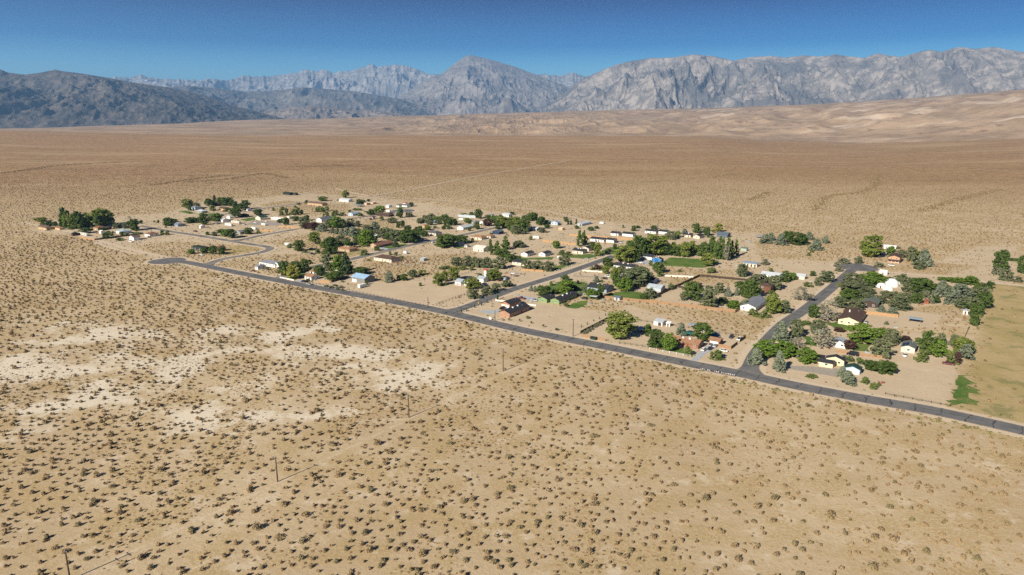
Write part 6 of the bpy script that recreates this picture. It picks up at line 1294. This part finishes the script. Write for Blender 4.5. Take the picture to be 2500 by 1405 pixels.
for i, (k, x, y, h, w) in enumerate(TREES):
    best = None
    for ref, hx, hy, L in REFS:
        d = math.hypot(x - hx, y - hy)
        if best is None or d < best[0]: best = (d, ref, hx, hy)
    d, ref, hx, hy = best; az = math.atan2(hx, hy)
    lat = (x - hx) * math.cos(az) - (y - hy) * math.sin(az); dep = (x - hx) * math.sin(az) + (y - hy) * math.cos(az)
    rel = ("right of" if lat > 0 else "left of") if abs(lat) > abs(dep) * .45 else ("behind" if dep > 0 else "in front of")
    rows.append([i, k, rel, ref, d])
cnt = {}
for r_ in sorted(rows, key=lambda q: q[4]):
    key = (r_[1], r_[2], r_[3]); r_.append(cnt.get(key, 0)); cnt[key] = cnt.get(key, 0) + 1
for i, k, rel, ref, d, od in rows:
    _, x, y, h, w = TREES[i]; h *= 1.07; w *= (1.0 if k == 'o' else 1.12) if k not in 'xk' else 1; nm, phrase, cat = TNAME[k]; rnd = random.Random(i * 13 + 5)
    size = "" if k in "pkxr" else ("big " if h > 9 else ("small " if (h < 4 and cat == "tree") or h < 1.6 else ""))
    many = cnt[(k, rel, ref)] > 1
    lab = f"{ORD[min(od, 9)] if od else ''}{'closest ' if many else ''}{size}{phrase} {rel} the {ref}"
    rz = rnd.uniform(0, 6.28); var = rnd.randrange(NV)
    if k in "sw":
        o = sx(nm, CROWN[k][var], (x, y, 0), rz, None, (w, w, h)); tag(o, lab, cat, "garden bushes of the settlement")
    else:
        root = empty(nm, (x, y, 0), rz); root.scale = (w, w, h); tag(root, lab, cat, "trees of the settlement")
        lift = dict(c=.07, d=.06, g=.06, o=.03, y=.06, r=.10, b=.15, x=.35).get(k, .02)
        sx("crown", CROWN[k][var], (0, 0, lift), 0, root, (1.12, 1.12, 1.04 - lift)); sx("trunk", TRUNK[k][i % 2], (0, 0, 0), 0, root, (1, 1, 1) if w < h * 1.3 else (.7, .7, 1))

# ---------------------------------------------------------------- desert shrubs
def shrub_material(name, cols):
    m, nt, bs = new_mat(name); n = N(nt); oi = n.new("ShaderNodeObjectInfo"); tc = n.new("ShaderNodeTexCoord")
    f = n.noise(tc.outputs['Object'], 3.0, 3); r = oi.outputs['Random']
    c = n.mix(r, cols[0], cols[1]); c = n.mix(n.ramp(n.math('FRACT', n.math('MULTIPLY', r, 7.3)), .62, .8), c, cols[2]); c = n.mix(n.math('MULTIPLY', n.ramp(f, .4, .7), .6), c, cols[3])
    n.link(c, bs.inputs['Base Color']); bs.inputs['Roughness'].default_value = 1; bs.inputs['Specular IOR Level'].default_value = .03; return m
SHM = shrub_material("scrub_twigs", ((.225, .162, .088), (.300, .217, .120), (.195, .162, .086), (.375, .262, .145)))
GRM = shrub_material("dry_grass", ((.27, .185, .098), (.37, .255, .140), (.22, .165, .085), (.40, .285, .165)))
VGM = shrub_material("verge_weeds", ((.15, .155, .052), (.23, .215, .080), (.27, .22, .10), (.12, .14, .042)))
def shrub_mesh(name, seed, mat, nq, hgt, size, lobes=5, lobe_r=(.16, .30)):
    rnd = np.random.default_rng(seed); V = []; Fq = []
    sp_ = .30 if lobes > 6 else .20
    lob = [(rnd.uniform(-sp_, sp_), rnd.uniform(-sp_, sp_), rnd.uniform(*lobe_r)) for _ in range(lobes)]
    for i in range(nq):
        lx, ly, lr = lob[i % lobes]; d = rnd.normal(size=3); d[2] = abs(d[2]); d /= np.linalg.norm(d)
        c = np.array([lx, ly, 0]) + d * np.array([lr, lr, hgt * lr / .25]) * rnd.uniform(.75, 1.05); c[2] = max(.02, c[2])
        nr = d + rnd.normal(size=3) * .4; nr /= np.linalg.norm(nr); t = np.cross(nr, rnd.normal(size=3)); t /= np.linalg.norm(t); b = np.cross(nr, t); s = size * rnd.uniform(.6, 1.3)
        n0 = len(V); V += [c + t * s * .5, c + b * s * .4, c - t * s * .5, c - b * s * .4]; Fq.append((n0, n0 + 1, n0 + 2, n0 + 3))
    V = np.array(V); V[:, 2] = np.maximum(V[:, 2], .0)
    return quadmesh(name, V, np.array(Fq), (mat,))
NEAR_SHRUB = [shrub_mesh("desert_shrub", 30 + i, SHM, 220, .42, .15, 3 + i % 3, (.22, .34)) for i in range(6)]
SHM2 = shrub_material("brown_scrub", ((.215, .148, .079), (.295, .206, .112), (.185, .147, .076), (.365, .246, .132)))
FAR_SHRUB = [shrub_mesh("scrub_clump", 60 + i, SHM2, 70, .44, .27, 2 + i % 3, (.24, .34)) for i in range(4)]
GRASS_CL = [shrub_mesh("grass_clump", 80 + i, GRM, 70, .13, .16, 7, (.10, .22)) for i in range(3)]
WEED_CL = [shrub_mesh("weed_clump", 95 + i, VGM, 50, .22, .24, 4) for i in range(3)]

def free_of_places(x, y, road_gap=2.0):
    ok = np.ones(x.shape, bool)
    for nme, w, ln in ROAD_LINES: ok &= dist_line(x, y, ln[::3] + [ln[-1]]) > w / 2 + road_gap
    for nme, bx_, by_, r in BULBS: ok &= np.hypot(x - bx_, y - by_) > r + road_gap
    for w, ln in TRACKS: ok &= dist_line(x, y, ln) > abs(w) / 2 + .6
    for cx, cy, a, b, th in OCC:
        dx, dy = x - cx, y - cy; u = dx * math.cos(th) + dy * math.sin(th); v = -dx * math.sin(th) + dy * math.cos(th); ok &= ~((np.abs(u) < a) & (np.abs(v) < b))
    for nme, p in LAWNS: ok &= sdf(x, y, p) < -.5
    for mt, nme, p in DRIVES: ok &= sdf(x, y, p) < 0
    return ok
rng = np.random.default_rng(77)
def jitter_field(cell, r0, r1, half_deg):
    s = math.sin(R(half_deg)) * r1; xs = np.arange(-s, s, cell); ys = np.arange(60, r1, cell); X, Y = np.meshgrid(xs, ys)
    X = X.ravel() + rng.uniform(-.5, .5, X.size) * cell * .75; Y = Y.ravel() + rng.uniform(-.5, .5, Y.size) * cell * .8
    r = np.hypot(X, Y); a = np.degrees(np.arctan2(X, Y)); k = (r > r0) & (r < r1) & (np.abs(a) < half_deg); return X[k], Y[k]
X, Y = jitter_field(4.0, 100, 2300, 43)
r = np.hypot(X, Y)
# thinner over the alkali flats and the grassy sand, denser toward the far plain
den = (.86 + .45 * fbm(X / 90, Y / 90, 31, 3)) * (1 - .25 * sstep(600, 1000, r)) * (1 - .85 * sstep(1250, 2250, r))
nearm = r < 1400
zs = np.zeros(X.shape); zw = zs.copy(); zcl = zs.copy(); zdy = zs.copy(); zal = zs.copy()
zs[nearm] = zone(X[nearm], Y[nearm], "settle", 4); zw[nearm] = zone(X[nearm], Y[nearm], "wild", 4); zcl[nearm] = zone(X[nearm], Y[nearm], "clear", 4); zdy[nearm] = zone(X[nearm], Y[nearm], "dry", 4); zal[nearm] = zone(X[nearm], Y[nearm], "alk", 10)
den = den * (1 - zs * .76) + zs * zw * .75; den = den * (1 - zcl * .97) * (1 - zdy * .9) * (1 - zal * .6)
den = den * (1 - .30 * sstep(0, 80, X) * (1 - sstep(330, 380, r)))
keep = rng.uniform(0, 1, X.shape) < den
X, Y, zs = X[keep], Y[keep], zs[keep]
ok = np.ones(X.shape, bool); b = (np.hypot(X, Y) < 1500); ok[b] = free_of_places(X[b], Y[b]); X, Y, zs = X[ok], Y[ok], zs[ok]
S = rng.lognormal(math.log(1.72), .26, X.shape).clip(.8, 3.4) * (1 - zs * .2) * (1 - .22 * sstep(550, 1100, np.hypot(X, Y)))
# dark lines of scrub along the dry washes
wx, wy, ws = [], [], []
for w_ in WASHES:
    for (x0, y0) in smooth_line(w_, 1.2):
        wx.append(x0 + rng.normal() * 5.5); wy.append(y0 + rng.normal() * 6); ws.append(rng.uniform(1.7, 3.2))
X = np.concatenate([X, wx]); Y = np.concatenate([Y, wy]); S = np.concatenate([S, ws])
Zh = height(X, Y)
# the ones that show largest become things of their own
tanh_, tanv = 1250 / 1690, 702.5 / 1690; pit = R(13.397)
dyc = Y * math.cos(pit) + 120 * math.sin(pit); up = Y * math.sin(pit) - 120 * math.cos(pit)
vis = (np.abs(X) < dyc * tanh_ * 1.0) & (np.abs(up) < dyc * tanv)
score = np.where(vis, S / dyc, 0); order = np.argsort(-score); own = order[:300]; rest = order[300:]
for q in own:
    i = int(q); o = sx("desert_shrub", NEAR_SHRUB[i % 6], (X[i], Y[i], 0), rng.uniform(0, 6.28), None, (S[i] * rng.uniform(.9, 1.25), S[i], S[i] * rng.uniform(.8, 1.25)))
    tag(o, "low grey-brown desert shrub on the open sand in the foreground", "shrub", "desert shrubs of the foreground")

def scatter(name, label, xyz, scale, protos):
    """one object whose points carry instances of a few plants"""
    pc = bpy.data.collections.new(name + "_plants")
    for i, m_ in enumerate(protos): o = bpy.data.objects.new(f"{name}_plant", m_); pc.objects.link(o)
    me = bpy.data.meshes.new(name); me.vertices.add(len(xyz)); me.vertices.foreach_set("co", np.asarray(xyz, np.float32).ravel())
    for an, dt_, arr in (("size", 'FLOAT', scale), ("turn", 'FLOAT', rng.uniform(0, 6.28, len(xyz))), ("pick", 'INT', rng.integers(0, len(protos), len(xyz)))):
        a = me.attributes.new(an, dt_, 'POINT'); a.data.foreach_set("value", np.asarray(arr, np.float32 if dt_ == 'FLOAT' else np.int32))
    me.update(); ob = sx(name, me); tag(ob, label, kind="stuff")
    ng = bpy.data.node_groups.new(name, 'GeometryNodeTree'); ng.interface.new_socket("Geometry", in_out='INPUT', socket_type='NodeSocketGeometry'); ng.interface.new_socket("Geometry", in_out='OUTPUT', socket_type='NodeSocketGeometry')
    gi = ng.nodes.new("NodeGroupInput"); go = ng.nodes.new("NodeGroupOutput"); ci = ng.nodes.new("GeometryNodeCollectionInfo"); ci.inputs['Collection'].default_value = pc
    ci.inputs['Separate Children'].default_value = True; ci.inputs['Reset Children'].default_value = True
    ip = ng.nodes.new("GeometryNodeInstanceOnPoints"); ip.inputs['Pick Instance'].default_value = True
    def attr(nme, dt_): n_ = ng.nodes.new("GeometryNodeInputNamedAttribute"); n_.data_type = dt_; n_.inputs['Name'].default_value = nme; return n_.outputs['Attribute']
    cx = ng.nodes.new("ShaderNodeCombineXYZ"); ng.links.new(attr("turn", 'FLOAT'), cx.inputs[2])
    er = ng.nodes.new("FunctionNodeEulerToRotation"); ng.links.new(cx.outputs[0], er.inputs[0])
    ng.links.new(gi.outputs[0], ip.inputs['Points']); ng.links.new(ci.outputs[0], ip.inputs['Instance']); ng.links.new(attr("pick", 'INT'), ip.inputs['Instance Index'])
    ng.links.new(er.outputs[0], ip.inputs['Rotation']); ng.links.new(attr("size", 'FLOAT'), ip.inputs['Scale']); ng.links.new(ip.outputs[0], go.inputs[0])
    md = ob.modifiers.new("plants", 'NODES'); md.node_group = ng; return ob
scatter("desert_scrub", "low brown scrub covering the desert plain", np.stack([X[rest], Y[rest], Zh[rest]], 1), S[rest], FAR_SHRUB)
# dry grass tufts between the near shrubs
gX, gY = jitter_field(1.9, 110, 560, 42)
gd = sstep(-.02, .34, fbm(gX / 22, gY / 22, 63, 4)) * .75 + .10
k = rng.uniform(0, 1, gX.shape) < gd; gX, gY = gX[k], gY[k]
k = free_of_places(gX, gY, 1.5) & (zone(gX, gY, "settle", 3) < .5) & (zone(gX, gY, "dry", 3) < .5); gX, gY = gX[k], gY[k]
scatter("dry_grass", "orange tufts of dry grass on the sand", np.stack([gX, gY, gX * 0], 1), rng.uniform(.5, 1.7, gX.shape), GRASS_CL)
# weeds along the road verges and in the lots
vx, vy, vsz = [], [], []
for nme, w, ln in ROAD_LINES:
    P = np.array(ln); T = np.gradient(P, axis=0); T /= np.linalg.norm(T, axis=1)[:, None] + 1e-9
    for j in range(len(P)):
        dens = 8 if nme == "main" else 1.8
        pn = float(vnoise(P[j, 0] / 18, P[j, 1] / 18, 5))
        for s in (-1, 1):
            kk = rng.poisson(dens * max(0, pn - .25) * (1.5 if s < 0 else .22))
            for _ in range(kk):
                off = s * (w / 2 + rng.uniform(2.0, 9.0)); q = P[j] + np.array([-T[j, 1], T[j, 0]]) * off + rng.normal(size=2) * 1.2
                vx.append(q[0]); vy.append(q[1]); vsz.append(rng.uniform(.9, 2.1))
lx, ly = jitter_field(4.6, 300, 1250, 40); k = (zone(lx, ly, "settle", 3) > .5) & (zone(lx, ly, "clear", 2) < .4) & (rng.uniform(0, 1, lx.shape) < .42 + .5 * fbm(lx / 30, ly / 30, 91, 3))
vx = np.concatenate([vx, lx[k]]); vy = np.concatenate([vy, ly[k]]); vsz = np.concatenate([vsz, rng.uniform(.7, 1.9, k.sum())])
k = free_of_places(vx, vy, 1.2); vx, vy, vsz = vx[k], vy[k], vsz[k]
scatter("verge_weeds", "olive green weeds along the verges and lots", np.stack([vx, vy, vx * 0], 1), vsz, WEED_CL)

# yard junk: boards, drums and crates lying about the lots
jm = []
for i in range(4):
    rj = random.Random(i + 3); b = MB()
    for q in range(6):
        b.box((rj.uniform(-1.2, 1.2), rj.uniform(-.8, .8), rj.uniform(.12, .4)), (rj.uniform(.3, 1.6), rj.uniform(.2, .7), rj.uniform(.2, .8)), rj.uniform(0, 3))
    b.cyl((.9, .6, 0), (.9, .6, .9), .3, .3, 8); jm.append(b.mesh("junk", M(["wood", "palemetal", "grey", "redwood"][i])))
jx, jy = [], []
for hi, (nm, cat, lab, ref, wm, rm, flags, wings) in enumerate(HOUSES):
    cx, cy, L, W = wings[0][:4]; rj = random.Random(hi * 7 + 1)
    for q in range(rj.choice([1, 2, 3, 4])): a = rj.uniform(0, 6.28); d = max(L, W) * .6 + rj.uniform(2, 12); jx.append(cx + d * math.cos(a)); jy.append(cy + d * math.sin(a))
for q in range(40): jx.append(-92 + rng.normal() * 9); jy.append(602 + rng.normal() * 8)
for q in range(14): jx.append(-2 + rng.normal() * 6); jy.append(545 + rng.normal() * 5)
jx, jy = np.array(jx), np.array(jy); k = free_of_places(jx, jy, 2.0); jx, jy = jx[k], jy[k]
scatter("yard_junk", "small junk and lumber lying about the yards", np.stack([jx, jy, jx * 0], 1), rng.uniform(.5, 1.1, jx.shape), jm)

# ---------------------------------------------------------------- air
hz = bpy.data.materials.new("desert_haze"); hz.use_nodes = True; hn = hz.node_tree; hn.nodes.clear()
ho = hn.nodes.new("ShaderNodeOutputMaterial"); hv = hn.nodes.new("ShaderNodeVolumePrincipled")
hv.inputs['Color'].default_value = (.25, .51, .90, 1); hv.inputs['Density'].default_value = 4.3e-5; hv.inputs['Anisotropy'].default_value = 0.1
hn.links.new(hv.outputs[0], ho.inputs['Volume'])
zmin = min(float(gz.min()), -20.0) - 1.0; HTOP = max(v.co.z for o in bpy.data.objects if o.name.startswith('mountain') for v in o.data.vertices) + 15.0
haze = sx("haze", MB().box((0, 17000, (zmin + HTOP) / 2), (62000, 56000, HTOP - zmin)).mesh("haze", hz)); tag(haze, "thin pale blue haze over the whole valley", kind="stuff")
